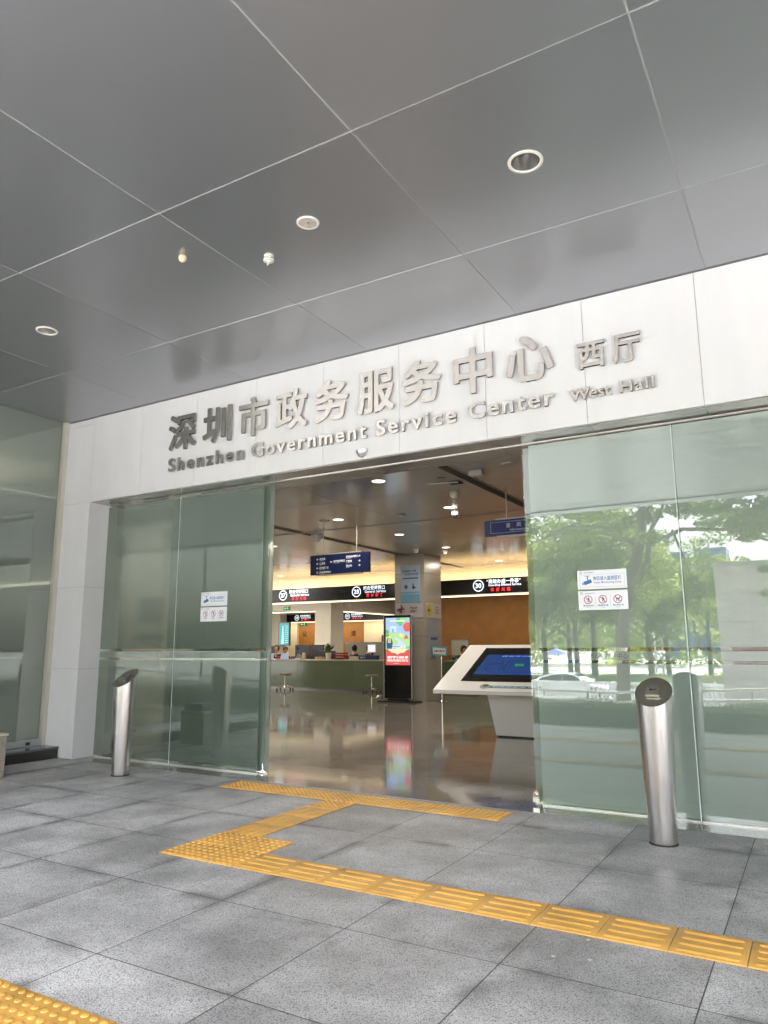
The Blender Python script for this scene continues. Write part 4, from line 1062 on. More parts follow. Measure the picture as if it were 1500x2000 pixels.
# ================================================================== BACK OFFICE
def simple_col(x0, x1, y0, y1, label, h=IC):
    t = thing("column", label, "column", (x0, y0, 0))
    b = MB()
    for a, c in ((0, 1.2), (1.2, 2.3), (2.3, h)): b.box(x0, x1, y0, y1, a + .002, c - .002, bevel=.004)
    b.build("shaft", m_ivory, t)
    return t
simple_col(-19.15, -18.3, 26.45, 27.45, "broad cream column in the back office between the two rows of windows")
simple_col(-27.2, -26.5, 33.2, 33.8, "slim cream column beside the teal display in the far office")
tag(MB().box(-32, -18.35, 26.5, 26.8, 2.86, IC).build("bulkhead", m_ivory), "cream bulkhead beam running left from the broad office column", "beam")
tag(MB().box(-18.3, -17.9, 27.46, 41, 2.86, IC).build("bulkhead", m_ivory), "cream bulkhead beam running back from the broad office column", "beam")
for (x0, x1, y0, y1, nm) in ((-32, -19.2, 26.85, 27.0, "left beam"), (-18.6, -18.4, 27.6, 41, "rear beam")):
    t = thing("cove_light", "warm light strip under the back office %s" % nm, "light strip", (x0, y0, 2.84)); MB().box(x0, x1, y0, y1, 2.82, 2.85).build("diffuser", m_warm, t)
led_band(-30, -14, 34.0, 2.70, 3.12, "black LED sign band over the far counters at the back of the office", [(-28.6, "17", "综合受理窗口", "General Service", "暂停"), (-25.9, "18", "综合受理窗口", "General Service", "暂停服务"), (-22.4, "19", "综合受理窗口", "General Service", "欢迎光临")], s=.95)
m_char = mat("dark_wall_character", (.03, .02, .015), .5)
t = thing("far_wood_wall", "orange wood wall at the back of the office with large dark Chinese characters", "wall", (-23, 36.5, 0))
b = MB()
for k in range(8): b.box(-31 + 1.9 * k + .003, -31 + 1.9 * (k + 1) - .003, 36.4, 36.6, 0, 2.7)
b.build("panels", m_wood, t)
for ch, x in (("法", -29.85), ("公", -27.1), ("正", -25.9), ("廉", -24.85), ("洁", -23.55)):
    b = MB(); add_text(b, ch, x, 1.88, h=.34, y=36.385, bold=.03, align='C'); b.build("character", m_char, t, recalc=False)
tag(MB().box(-31, -14, 36.42, 36.6, 2.7, IC).build("upper_wall", m_ivory), "cream strip of wall above the far wood panels", "wall")
for (x0, x1) in ((-28.5, -27.55), (-22.7, -21.4)):
    tag(MB().box(x0, x1, 36.2, 36.4, 0, 2.7).build("wall_panel", m_ivory), "cream wall panel between the far wood panels, %s" % ("left of the broad column" if x0 < -25 else "right of the broad column"), "wall panel")
tag(MB().box(-21.4, -19.9, 36.0, 36.4, 0, 1.9).build("brown_door", mat("dark_brown_door", (.07, .045, .03), .4)), "dark brown door at the back of the office beside the kiosk's top edge", "door")
for x in (-29.5, -26.8, -24.3, -21.5):
    ld = bpy.data.lights.new("lamp", 'AREA'); ld.shape = 'RECTANGLE'; ld.size = 2.4; ld.size_y = .1; ld.energy = 7 * LF; ld.color = (1, .78, .46)
    lo = bpy.data.objects.new("lamp", ld); COL.objects.link(lo); lo.location = (x, 35.6, 2.66); lo.rotation_euler = (R(20), 0, 0)
for x, y, lb in ((-23, 24, "left of the broad column, front"), (-19.5, 23.5, "just before the broad column"), (-15.6, 23.5, "right of the broad column, front"), (-26, 30, "farthest left"), (-22, 30, "behind the broad column"),
        (-14.5, 28, "deep, right side"), (-16, 21.5, "over the desks in the middle"), (-12.4, 24.4, "over the desks beside the kiosk's top"), (-18.3, 20.6, "over the desks at the left")):
    hall_light(x, y, "lit back office ceiling downlight, " + lb, 26.0, x != -15.6)
def exit_sign(x, y, z, label):
    t = thing("exit_sign", label, "exit sign", (x, y, z))
    b = MB(); b.box(x - .17, x + .17, y, y + .03, z - .07, z + .07); b.build("case", mat("exit_black", (.01, .02, .015), .3), t)
    b = MB(); arrow2 = b
    bar(b, x - .12, z, x - .03, z, .025, y - .004); bar(b, x - .12, z, x - .08, z + .04, .018, y - .004); bar(b, x - .12, z, x - .08, z - .04, .018, y - .004)
    ring(b, x + .05, z + .035, y - .004, 0, .016, 12); bar(b, x + .04, z - .0, x + .06, z + .02, .03, y - .004); bar(b, x + .045, z, x + .02, z - .04, .014, y - .004); bar(b, x + .05, z, x + .08, z - .045, .014, y - .004)
    b.build("pictogram", mat("exit_green", (.05, .8, .35), emit=.25, ecol=(.05, .8, .35)), t, recalc=False)
    b = MB(); b.tube([(x - .1, y + .015, z + .07), (x - .1, y + .015, z + .3)], .006, 6); b.tube([(x + .1, y + .015, z + .07), (x + .1, y + .015, z + .3)], .006, 6); b.build("hanger", mat("chrome"), t)
exit_sign(-19.6, 25, 2.9, "green exit sign hanging near the left door edge under the sign band")
exit_sign(-18.7, 25, 2.21, "smaller green exit sign left of the broad office column")
# teal display
t = thing("wall_display", "tall teal display screen with a tower picture in the back office", "display", (-20.5, 26, 1.3))
b = MB(); b.box(-20.83, -20.2, 26.0, 26.08, 1.32, 2.36, bevel=.008); b.build("frame", mat("black_plastic"), t)
b = MB(); b.box(-20.79, -20.24, 25.994, 25.998, 1.36, 2.32); s_ = b.build("screen", mat("teal_screen", (.05, .25, .28), .3, emit=.10, ecol=(.08, .45, .5)), t)
b = MB(); b._f([b.bm.verts.new(p) for p in ((-20.66, 25.99, 1.4), (-20.5, 25.99, 1.4), (-20.54, 25.99, 2.2), (-20.60, 25.99, 2.2))])
for k in range(9): b.box(-20.45, -20.27, 25.988, 25.99, 1.45 + .09 * k, 1.48 + .09 * k)
b.build("picture", mat("teal_pale", (.3, .6, .6), .3, emit=.12, ecol=(.4, .8, .8)), s_, recalc=False)
# desk row and partitions behind the counter
t = thing("back_desk", "long pale office desk behind the front counter", "desk", (-14.5, 19.9, 0))
MB().box(-21, -10.9, 19.6, 20.3, .71, .74).build("desk_top", m_ctop, t)
for x in (-20.9, -18.5, -16, -13.5, -11.0): MB().box(x - .02, x + .02, 19.62, 20.28, 0, .705).build("leg", mat("grey_metal", (.3, .3, .3), .4, metal=.6), t)
def partition(x0, x1, y, z1, label):
    t = thing("desk_partition", label, "partition", (x0, y, 0)); MB().box(x0 + .02, x1 - .02, y, y + .03, .74, z1 - .02).build("panel", mat("grey_fabric_panel", (.36, .36, .33), .8), t)
    b = MB(); b.box(x0, x0 + .02, y - .01, y + .04, 0.74, z1); b.box(x1 - .02, x1, y - .01, y + .04, 0.74, z1); b.box(x0, x1, y - .01, y + .04, z1 - .02, z1); b.build("frame", mat("grey_metal"), t)
partition(-14.3, -12.5, 21.6, 1.42, "grey desk partition behind the plant and red file rack")
partition(-9.42, -8.85, 19.9, 1.46, "pale grey glazed cabinet partition beside the touch table, below sign 30")
# screens
def monitor(x, y, zt, wd, hg, label, lit=None, rot=0, back=True):
    t = thing("computer_monitor", label, "monitor", (x, y, 0), rot=(0, 0, rot))
    b = MB(); b.box(-wd / 2, wd / 2, -.02, .02, zt - hg, zt, bevel=.006); b.build("case", mat("monitor_black", (.012, .012, .013), .35) if not lit else m_wp, t)
    b = MB(); b.box(-.02, .02, .0, .05, .76, zt - hg + .06); b.box(-.11, .11, -.07, .11, .742, .757); b.build("stand", mat("monitor_black"), t)
    if lit: MB().box(-wd / 2 + .015, wd / 2 - .015, -.025, -.021, zt - hg + .02, zt - .015).build("screen", lit, t)
m_scr = mat("white_screen_glow", (.75, .78, .9), .3, emit=.15, ecol=(.8, .85, 1))
monitor(-14.85, 19.85, 1.335, .62, .40, "black monitor back in the middle of the front counter, left of a twin")
monitor(-14.28, 19.9, 1.335, .50, .40, "black monitor back, right twin in the middle of the front counter")
monitor(-13.75, 19.7, 1.14, .62, .28, "low black monitor back right of the broad twin screens")
monitor(-16.45, 20.1, 1.30, .5, .34, "dark monitor at the left door edge beside the dark haired woman")
monitor(-12.18, 19.9, 1.33, .30, .25, "small white screen glowing near the kiosk's left edge", m_scr)
m_tab = mat("tablet_blue", (.30, .42, .62), .3, emit=.06, ecol=(.4, .6, .95))
def tablet(x, y, label):
    t = thing("desk_tablet", label, "tablet", (x, y, .885), rot=(R(-18), 0, 0), local=True)
    b = MB(); b.box(-.15, .15, -.006, .006, 0, .19, bevel=.004); b.build("case", mat("white_plastic"), t)
    MB().box(-.14, .14, -.0085, -.0065, .012, .18).build("screen", m_tab, t)
    b = MB(); b.prism([(-.05, .0, .0), (.05, .0, .0), (.05, .09, -.02), (-.05, .09, -.02)], (0, 0, .008)); b.build("foot", mat("white_plastic"), t)
tablet(-15.25, 18.6, "pale blue tablet on the counter in front of the woman facing forward")
tablet(-14.72 + .05, 18.62, "pale blue tablet on the counter beside the seated person in grey blue")
# plant
def plant(x, y, z, s, label, n=44):
    t = thing("potted_plant", label, "potted plant", (x, y, z))
    b = MB(); b.lathe([(0, 0), (.075 * s, 0), (.095 * s, .2 * s), (.088 * s, .2 * s), (.07 * s, .17 * s), (0, .17 * s)], (x, y, z), 20); b.build("pot", m_wp, t, smooth=True)
    b = MB(); r2 = random.Random(int(x * 100) & 255)
    for k in range(n):
        a = r2.uniform(0, 6.28); L = r2.uniform(.14, .36) * s; el = r2.uniform(.25, 1.4)
        base = Vector((x, y, z + .18 * s)); tip = base + Vector((math.cos(a) * math.cos(el), math.sin(a) * math.cos(el), math.sin(el))) * L
        mid = base.lerp(tip, .55) + Vector((0, 0, .03)); sd_ = Vector((-math.sin(a), math.cos(a), 0)) * .035 * s
        b.quad(base, mid - sd_, tip, mid + sd_)
    b.build("leaves", mat("plant_leaf", (.05, .12, .03), .5), t, recalc=False)
plant(-13.05, 18.75, .885, 1.0, "leafy green plant in a white pot on the front counter")
plant(-15.15, 20.15, .74, .9, "small leafy plant behind the seated person in grey blue")
# red file racks, blue box, cups, papers, folders
for k in range(3):
    t = thing("file_tray", "red mesh file tray in the stack on the counter beside the plant, %s" % ("bottom tray", "middle tray", "top tray")[k], "file tray", (-12.62, 18.8, .885 + .075 * k), group="stacked red file trays")
    b = MB(); z = .887 + .075 * k
    b.box(-12.80, -12.44, 18.66, 18.92, z, z + .008); b.box(-12.80, -12.79, 18.66, 18.92, z, z + .055); b.box(-12.45, -12.44, 18.66, 18.92, z, z + .055); b.box(-12.80, -12.44, 18.91, 18.92, z, z + .055); b.box(-12.80, -12.44, 18.66, 18.67, z, z + .03)
    b.build("tray", mat("red_tray", (.40, .03, .02), .4), t)
    b = MB(); b.box(-12.77, -12.47, 18.69, 18.9, z + .01, z + .025); b.build("papers", mat("paper_white", (.7, .68, .62), .7), t)
t = thing("blue_box", "dark blue box with pale lettering on the counter beside the kiosk", "box", (-11.6, 18.7, .885))
b = MB(); b.box(-11.86, -11.25, 18.62, 18.8, .887, 1.01, bevel=.004); b.build("body", mat("box_navy", (.02, .05, .14), .4), t)
b = MB(); add_text(b, "意见箱", -11.8, .92, h=.055, y=18.615, bold=.02); b.build("lettering", m_spr, t, recalc=False)
def cup(x, y, z, r, h, col, label, lid=True):
    t = thing("insulated_cup", label, "cup", (x, y, z)); b = MB(); b.lathe([(0, 0), (r, 0), (r, h * .8), (r * .7, h * .9), (0, h * .9)], (x, y, z), 16); b.build("body", mat(col[0], col[1], .35), t, smooth=True)
    b = MB(); b.lathe([(r * .72, h * .88), (r * .72, h), (0, h)], (x, y, z), 16); b.build("lid", m_wp, t, smooth=True)
cup(-13.95, 18.7, .887, .055, .20, ("cup_beige", (.5, .44, .33)), "beige cup on the counter between the low monitor and the plant")
cup(-14.05 - .55, 18.72, .887, .03, .26, ("cup_white", (.66, .62, .56)), "slim white bottle standing on the counter before the twin monitors")
cup(-14.1 + .02, 18.9, .887, .045, .16, ("cup_grey", (.35, .33, .30)), "grey cup just left of the beige cup")
r3 = random.Random(5)
pap = mat("paper_white"); cols = [pap, mat("folder_tan", (.45, .33, .17), .7), mat("folder_blue", (.05, .09, .2), .6), mat("folder_dark", (.03, .03, .035), .6), mat("folder_red", (.35, .03, .03), .6)]
cn_ = ["white", "tan", "blue", "black", "red"]
for k in range(14):
    x = -16.4 + .42 * k + r3.uniform(-.05, .05)
    if -13.35 < x < -12.4 or -11.95 < x < -11.2: continue
    c = k * 3 % 5; h_ = r3.uniform(.02, .09)
    t = thing("paper_stack", "%s stack of papers on the counter, %s from the left" % (cn_[c], ordn[min(k, 11)]), "paper stack", (x, 18.95, .885), group="paper stacks on the counter")
    b = MB()
    for q in range(4):
        dx = r3.uniform(-.015, .015); dy = r3.uniform(-.01, .01); b.box(x - .12 + dx, x + .12 + dx, 18.86 + dy, 19.04 + dy, .887 + h_ * q / 4, .887 + h_ * (q + 1) / 4 - .002)
    b.build("sheets", cols[c], t)
t = thing("blue_folder_rack", "low dark blue folder rack on the right counter beside the seated clerk", "folder rack", (-8.6, 18.8, .885))
b = MB(); b.box(-8.75, -8.30, 18.7, 18.9, .887, .985, bevel=.004); b.build("rack", mat("box_navy"), t)
b = MB(); b.box(-8.72, -8.33, 18.69, 18.698, .90, .93); b.build("label_strip", m_spr, t)

# ================================================================== PEOPLE (office staff seated behind the counter)
m_skin = mat("skin", (.50, .30, .21), .5)
m_hair = mat("black_hair", (.012, .010, .009), .35)
def skin_mesh(verts, edges, radii, root=0, sub=2):
    me = bpy.data.meshes.new("s"); me.from_pydata(verts, edges, []); o = bpy.data.objects.new("s", me); COL.objects.link(o)
    o.modifiers.new("skin", 'SKIN'); 
    for i, r in enumerate(radii):
        sv = me.skin_vertices[0].data[i]; sv.radius = r if isinstance(r, tuple) else (r, r); sv.use_root = (i == root)
    ss = o.modifiers.new("sub", 'SUBSURF'); ss.levels = sub; ss.render_levels = sub
    dg = bpy.context.evaluated_depsgraph_get(); m2 = bpy.data.meshes.new_from_object(o.evaluated_get(dg))
    bpy.data.objects.remove(o); bpy.data.meshes.remove(me)
    for p in m2.polygons: p.use_smooth = True
    return m2
def mesh_obj(name, me, m_, parent):
    me.materials.clear(); me.materials.append(m_); o = bpy.data.objects.new(name, me); link(o, parent); ORI[o] = Vector((0, 0, 0)); return o
def person(x, y, rot, label, shirt, where, bun=False, look=0., nod=0., seat=.47, vest=None):
    """seated figure; local: faces -Y, origin on the floor under the hips"""
    t = thing("person", label, "person", (x, y, 0), rot=(0, 0, rot))
    s = seat
    V = [(0, 0, s + .06), (0, -.01, s + .22), (0, .0, s + .40), (0, -.005, s + .515), (0, -.015, s + .585),    # pelvis..neck 0-4
         (0, -.03, s + .64), (0, -.035, s + .72), (0, -.03, s + .80)]                                          # head 5-7
    Rr = [(.15, .12), (.135, .10), (.165, .10), (.10, .075), .052, (.062, .07), (.074, .092), (.055, .07)]
    E_ = [(0, 1), (1, 2), (2, 3), (3, 4), (4, 5), (5, 6), (6, 7)]
    for sg in (-1, 1):
        i = len(V); V += [(sg * .17, 0, s + .46), (sg * .22, -.06, s + .22), (sg * .17, -.30, s + .23), (sg * .15, -.36, s + .235)]
        Rr += [.055, .043, .030, (.040, .018)]; E_ += [(3, i), (i, i + 1), (i + 1, i + 2), (i + 2, i + 3)]
        for f in range(5):
            j = len(V); a = (f - 2) * .013
            if f < 4: V += [(sg * .15 + a * 1.1 + .006, -.405, s + .24), (sg * .15 + a * 1.3 + .006, -.44 + abs(f - 1.5) * .006, s + .228)]
            else: V += [(sg * .15 - sg * .045, -.375, s + .235), (sg * .15 - sg * .055, -.405, s + .228)]
            Rr += [.009, .008]; E_ += [(i + 3, j), (j, j + 1)]
        j = len(V); V += [(sg * .10, -.12, s + .06), (sg * .12, -.42, s + .05), (sg * .12, -.44, .10), (sg * .12, -.54, .04)]
        Rr += [.085, .06, .04, .035]; E_ += [(0, j), (j, j + 1), (j + 1, j + 2), (j + 2, j + 3)]
    # head turn
    hp = Vector((0, -.02, s + .60)); RM = Matrix.Rotation(look, 3, 'Z') @ Matrix.Rotation(nod, 3, 'X')
    for q in (5, 6, 7): V[q] = tuple(hp + RM @ (Vector(V[q]) - hp))
    mesh_obj("body", skin_mesh(V, E_, Rr), m_skin, t)
    # face details
    def H(px, py, pz): return hp + RM @ (Vector((px, py, pz)) - Vector((0, -.02, .60)))
    b = MB(); b.ball(H(0, -.128, .715), .010, .014, .016, 10, 8); b.build("nose", m_skin, t, smooth=True)
    for sg in (-1, 1):
        b = MB(); b.ball(H(sg * .028, -.112, .735), .011, .007, .006, 10, 6); b.build("eye", mat("eye_dark", (.03, .02, .02), .2), t, smooth=True)
        b = MB(); b.ball(H(sg * .074, -.03, .72), .008, .018, .026, 10, 8); b.build("ear", m_skin, t, smooth=True)
    b = MB(); b.ball(H(0, -.118, .678), .020, .008, .006, 10, 6); b.build("mouth", mat("lips", (.36, .10, .09), .4), t, smooth=True)
    # hair: cap over the skull
    b = MB(); k0 = len(b.bm.verts); b.ball((0, 0, 0), .090, .108, .098, 20, 14)
    kill = []
    for v in b.bm.verts:
        if v.co.y < -.035 and v.co.z < .045: v.co.y = max(v.co.y, -.030); v.co.x *= .98
        if v.co.z < -.06 and not bun: v.co.z = -.10
        v.co = H(v.co.x, v.co.y - .020, v.co.z + .745)
    if bun: b.ball(H(0, .10, .76), .045, .04, .045, 14, 10)
    b.build("hair", m_hair, t, smooth='all')
    # clothing: shirt over torso and arms
    V2 = V[:4] + [V[8], V[9]]
    idx = 8
    i1 = 8; i2 = 8 + 4 + 10 + 4
    sv = [V[0], V[1], V[2], V[3], V[i1], V[i1 + 1], tuple(Vector(V[i1 + 1]).lerp(Vector(V[i1 + 2]), .85)), V[i2], V[i2 + 1], tuple(Vector(V[i2 + 1]).lerp(Vector(V[i2 + 2]), .85))]
    sr = [(.168, .135), (.152, .118), (.18, .117), (.112, .088), .068, .056, .042, .068, .056, .042]
    se = [(0, 1), (1, 2), (2, 3), (3, 4), (4, 5), (5, 6), (3, 7), (7, 8), (8, 9)]
    mesh_obj("shirt", skin_mesh(sv, se, sr), shirt, t)
    if vest:
        b = MB(); b.tube([(0, -.03, s + .54), (0, -.11, s + .45)], .02, 6); b.build("collar", vest, t)
    # chair
    c = thing("office_chair", "dark office chair under the person %s" % where, "office chair", (x, y, 0), rot=(0, 0, rot))
    b = MB(); b.box(-.24, .24, -.26, .22, s - .12, s - .05, bevel=.02); b.build("seat", mat("chair_black", (.02, .02, .022), .6), c)
    b = MB(); b.box(-.21, .21, .17, .22, s + .02, s + .48, bevel=.02); b.build("backrest", mat("chair_black"), c)
    b = MB(); b.tube([(0, 0, .08), (0, 0, s - .12)], .03, 8)
    for k in range(5): b.tube([(0, 0, .10), (.27 * math.cos(k * 1.257), .27 * math.sin(k * 1.257), .04)], .02, 6)
    b.build("base", mat("grey_metal"), c)
sh_dark = mat("shirt_black", (.02, .02, .024), .7); sh_blue = mat("shirt_greyblue", (.16, .21, .27), .7); sh_white = mat("shirt_white", (.6, .6, .58), .7)
person(-15.72 + .10, 19.2 + .25, .25, "person in dark jacket with white collar, seated facing forward at the left", sh_dark, "facing forward at the left", look=-.25, vest=sh_white, seat=.50)
person(-16.35 + .12, 20.3 + .3, 1.2, "person in black bending over the desk at the left door edge, seated sideways", sh_dark, "bending at the left door edge", nod=.5, bun=True, seat=.47)
person(-15.30 + .25, 19.9, 2.6, "person in a grey blue shirt seen from behind, black hair, seated at the front counter", sh_blue, "in grey blue", seat=.48)
person(-13.40 + .1, 20.6, 2.9, "person with dark hair half hidden behind the plant, seated at the back desk", sh_dark, "behind the plant", seat=.49)
person(-12.62 + .05, 20.3, 1.9, "person in a black top with tied hair seated behind the red file trays", sh_dark, "behind the red trays", seat=.50, nod=.15)
person(-9.42 + .55, 19.25 + .2, 1.1, "person in a dark top bending over the right counter below sign 30, seated", sh_dark, "under sign 30", nod=.45, seat=.47)

# ================================================================== behind the left frosted glass: desk, cabinet, screen
t = thing("side_desk", "desk with pale yellow legs seen blurred through the left frosted glass", "desk", (-9.6, 8.6, 0))
MB().box(-9.6, -8.5, 8.0, 8.7, .86, .90).build("desk_top", m_wp, t)
for x in (-9.57, -8.53): 
    for y in (8.03, 8.67): MB().box(x - .02, x + .02, y - .02, y + .02, 0, .855).build("leg", mat("pale_yellow_leg", (.62, .52, .30), .5), t)
MB().box(-9.55, -8.55, 8.1, 8.6, .30, .33).build("shelf", mat("folder_tan"), t)
t = thing("side_cabinet", "dark cabinet blurred behind the frosted panel next to the white pillar", "cabinet", (-10, 7.5, 0))
MB().box(-9.75, -8.95, 7.1, 7.6, .05, 1.0, bevel=.01).build("body", mat("cabinet_dark", (.04, .045, .05), .4), t)
MB().box(-9.66, -9.32, 7.09, 7.098, .12, .93).build("door", mat("cabinet_grey", (.10, .10, .11), .4), t); MB().box(-9.28, -9.04, 7.09, 7.098, .12, .93).build("door", mat("cabinet_red", (.20, .03, .04), .4), t)
t = thing("wall_screen", "dark square screen blurred through the left frosted glass", "screen", (-10.6, 9.2, 1.9))
MB().box(-10.75, -10.15, 9.3, 9.36, 1.72, 2.16).build("screen", mat("cabinet_dark"), t)
MB().box(-10.8, -10.1, 9.3, 9.36, 1.40, 1.50).build("shelf_bar", mat("board_teal2", (.05, .12, .15), .5), t)
simple_col(-11.2, -10.2, 9.37, 10.2, "cream column blurred behind the left frosted glass panel")
# side lobby behind the left glass wall
LZ = 4.55
MB().box(-20, -8.13, 1.7, 5.70, -.02, .12).build("lobby_floor", mat("lobby_floor_grey", (.26, .25, .24), .2))['kind'] = 'structure'
b = MB(); b.box(-20, -8.13, 1.7, 6.3, LZ, LZ + .2); b.box(-20, -8.9, 6.3, 9.6, LZ, LZ + .2)
tag(b.build("lobby_ceiling", mat("lobby_grey_ceiling", (.50, .50, .49), .4)), kind='structure')
b = MB(); b.box(-20.2, -20, 1.5, 9.8, 0, LZ + .2); b.box(-20, -8.35, 1.5, 1.68, 0, LZ + .2); b.box(-20, -8.9, 9.62, 9.8, IC + .05, LZ + .2); b.box(-8.9, -8.7, 6.3, 9.8, IC + .06, LZ + .2); b.box(-20, -14.5, 9.62, 9.8, 0, IC + .04)
tag(b.build("lobby_wall", mat("lobby_grey_wall", (.58, .58, .56), .5)), kind='structure')
tag(MB().box(-15.5, -11.9, 7.2, 8.6, 3.70, 3.98).build("ceiling_box", mat("grey_bulkhead", (.22, .23, .23), .5)), "grey hanging ceiling box inside the side lobby, seen through the far left glass", "ceiling box")
t = thing("cove_light", "warm cove light on top of the grey ceiling box behind the far left glass", "light strip", (-13, 8, 4.0)); MB().box(-15.4, -12.0, 7.3, 8.5, 4.0, 4.02).build("diffuser", mat("soft_cove", (1, .86, .66), emit=.3, ecol=(1, .86, .66)), t)
tag(MB().box(-16.5, -11.3, 9.0, 9.3, 2.55, 2.95).build("cross_beam", m_ivory), "cream cross beam low inside the side lobby, seen through the far left glass", "beam")
t = thing("cove_light", "warm light strip under the cream cross beam behind the far left glass", "light strip", (-14, 9, 2.5)); MB().box(-16.4, -11.4, 8.85, 8.98, 2.50, 2.54).build("diffuser", mat("soft_cove"), t)
for x, y, e in ((-13.5, 6.6, 14), (-11.5, 3.2, 10), (-10.2, 7.6, 8)):
    ld = bpy.data.lights.new("lamp", 'AREA'); ld.shape = 'DISK'; ld.size = .3; ld.energy = 1.3 * e * LF; ld.color = (1, .96, .9)
    lo = bpy.data.objects.new("lamp", ld); COL.objects.link(lo); lo.location = (x, y, LZ - .03)
    t = thing("lobby_downlight", "lit ceiling downlight in the side lobby behind the far left glass, %s" % ("deep" if x < -13 else ("nearest the pavement" if y < 5 else "beside the pillar")), "downlight", (x, y, LZ)); b = MB(); b.lathe([(0, -.02), (.15, -.02), (.16, 0)], (x, y, LZ), 24); b.build("lamp_face", m_lampw, t)
t = thing("waiting_bench", "dark waiting bench blurred inside the side lobby", "bench", (-12, 6.5, .1))
MB().box(-12.6, -10.6, 6.2, 6.8, .42, .48).build("seat", mat("cabinet_dark"), t)
for x in (-12.5, -10.7): MB().box(x - .03, x + .03, 6.25, 6.75, 0, .415).build("leg", mat("grey_metal"), t)
# ================================================================== THE STREET BEHIND THE CAMERA (seen reflected in the glass)
m_leafs = []
for nm, c in (("leaf_mid_green", (.15, .19, .08)), ("leaf_yellow_green", (.27, .30, .11)), ("leaf_dark_green", (.085, .12, .055))):
    m = bpy.data.materials.new(nm); m.use_nodes = True; tt = m.node_tree; bs = tt.nodes["Principled BSDF"]
    bs.inputs["Base Color"].default_value = (*c, 1); bs.inputs["Roughness"].default_value = .45
    tl = N(tt, "ShaderNodeBsdfTranslucent"); tl.inputs[0].default_value = (c[0] * 1.6, c[1] * 1.7, c[2], 1)
    mx = N(tt, "ShaderNodeMixShader"); mx.inputs[0].default_value = .45
    tt.links.new(bs.outputs[0], mx.inputs[1]); tt.links.new(tl.outputs[0], mx.inputs[2]); tt.links.new(mx.outputs[0], tt.nodes["Material Output"].inputs[0])
    m_leafs.append(m)
m_bark = mat("grey_brown_bark", (.17, .14, .11), .9, noise=.35, nscale=9, bump=.8, bscale=14)
def leaves_mesh(name, blobs, n, size, seed, mats=(0, 1, 2)):
    r = random.Random(seed); vs = []; fs = []; mi = []
    tot = sum(b[3] ** 2 for b in blobs)
    for (cx, cy, cz, rad, tone) in blobs:
        k = int(n * rad ** 2 / tot)
        for _ in range(k):
            while True:
                p = Vector((r.uniform(-1, 1), r.uniform(-1, 1), r.uniform(-1, 1)))
                if .35 < p.length < 1: break
            c = Vector((cx, cy, cz)) + Vector((p.x * rad, p.y * rad, p.z * rad * .62))
            s = size * r.uniform(.7, 1.3)
            u = Vector((r.gauss(0, 1), r.gauss(0, 1), r.gauss(0, .6))).normalized(); w_ = u.cross(Vector((r.gauss(0, 1), r.gauss(0, 1), r.gauss(0, 1)))).normalized()
            i = len(vs); vs += [c - u * s, c + w_ * s * .42, c + u * s, c - w_ * s * .42]; fs.append((i, i + 1, i + 2, i + 3))
            mi.append(tone if r.random() < .7 else r.choice((0, 1, 2)))
    me = bpy.data.meshes.new(name); me.from_pydata(vs, [], fs); me.update()
    for m_ in m_leafs: me.materials.append(m_)
    me.polygons.foreach_set("material_index", mi)
    return me
def tree(name, label, x, y, trunk, limbs, blobs, n, size, seed, group=None):
    t = thing(name, label, "tree", (x, y, GZ), group=group, local=True)
    b = MB(); b.tube(trunk[0], trunk[1], 12)
    b.build("trunk", m_bark, t, smooth='all')
    b = MB()
    for pts, rr in limbs: b.tube(pts, rr, 7)
    b.build("limbs", m_bark, t, smooth='all')
    o = bpy.data.objects.new("crown", leaves_mesh("crown", blobs, n, size, seed)); link(o, t)
    return t
# large tree nearest the glass
r4 = random.Random(11)
trk = ([(-.05, 0, 0), (0, 0, 1.5), (.06, 0, 3.0), (.25, 0, 4.2), (.52, 0, 5.2), (.85, 0, 6.3), (1.0, 0, 7.6), (.9, .1, 9.5)], [.27, .22, .20, .19, .185, .16, .12, .05])
limbs = [([(.38, 0, 4.7), (.75, .2, 5.0), (1.05, .3, 5.5), (1.2, .4, 6.4), (1.9, .5, 7.6)], [.13, .12, .10, .08, .03]),
         ([(1.1, .35, 6.0), (2.2, .5, 6.4), (3.6, .3, 6.3), (5.0, .1, 5.7), (5.8, 0, 4.6)], [.08, .07, .05, .035, .015]),
         ([(.7, 0, 6.0), (-.4, -.2, 6.8), (-1.6, -.3, 6.9), (-3.2, -.2, 6.3)], [.08, .06, .04, .015]),
         ([(.9, 0, 6.8), (1.2, -1, 7.8), (1.2, -2.2, 8.6)], [.08, .05, .02]), ([(1.9, .5, 6.4), (2.3, 1.2, 5.3), (2.6, 1.4, 4.2), (2.7, 1.4, 3.6)], [.04, .03, .02, .01]),
         ([(3.0, .4, 6.4), (4.0, 1.2, 7.3), (5.2, 1.6, 7.6)], [.05, .03, .01]), ([(.95, 0, 7.2), (0, .8, 8.3), (-1.2, 1.3, 8.8)], [.06, .04, .02])]
blobs = []
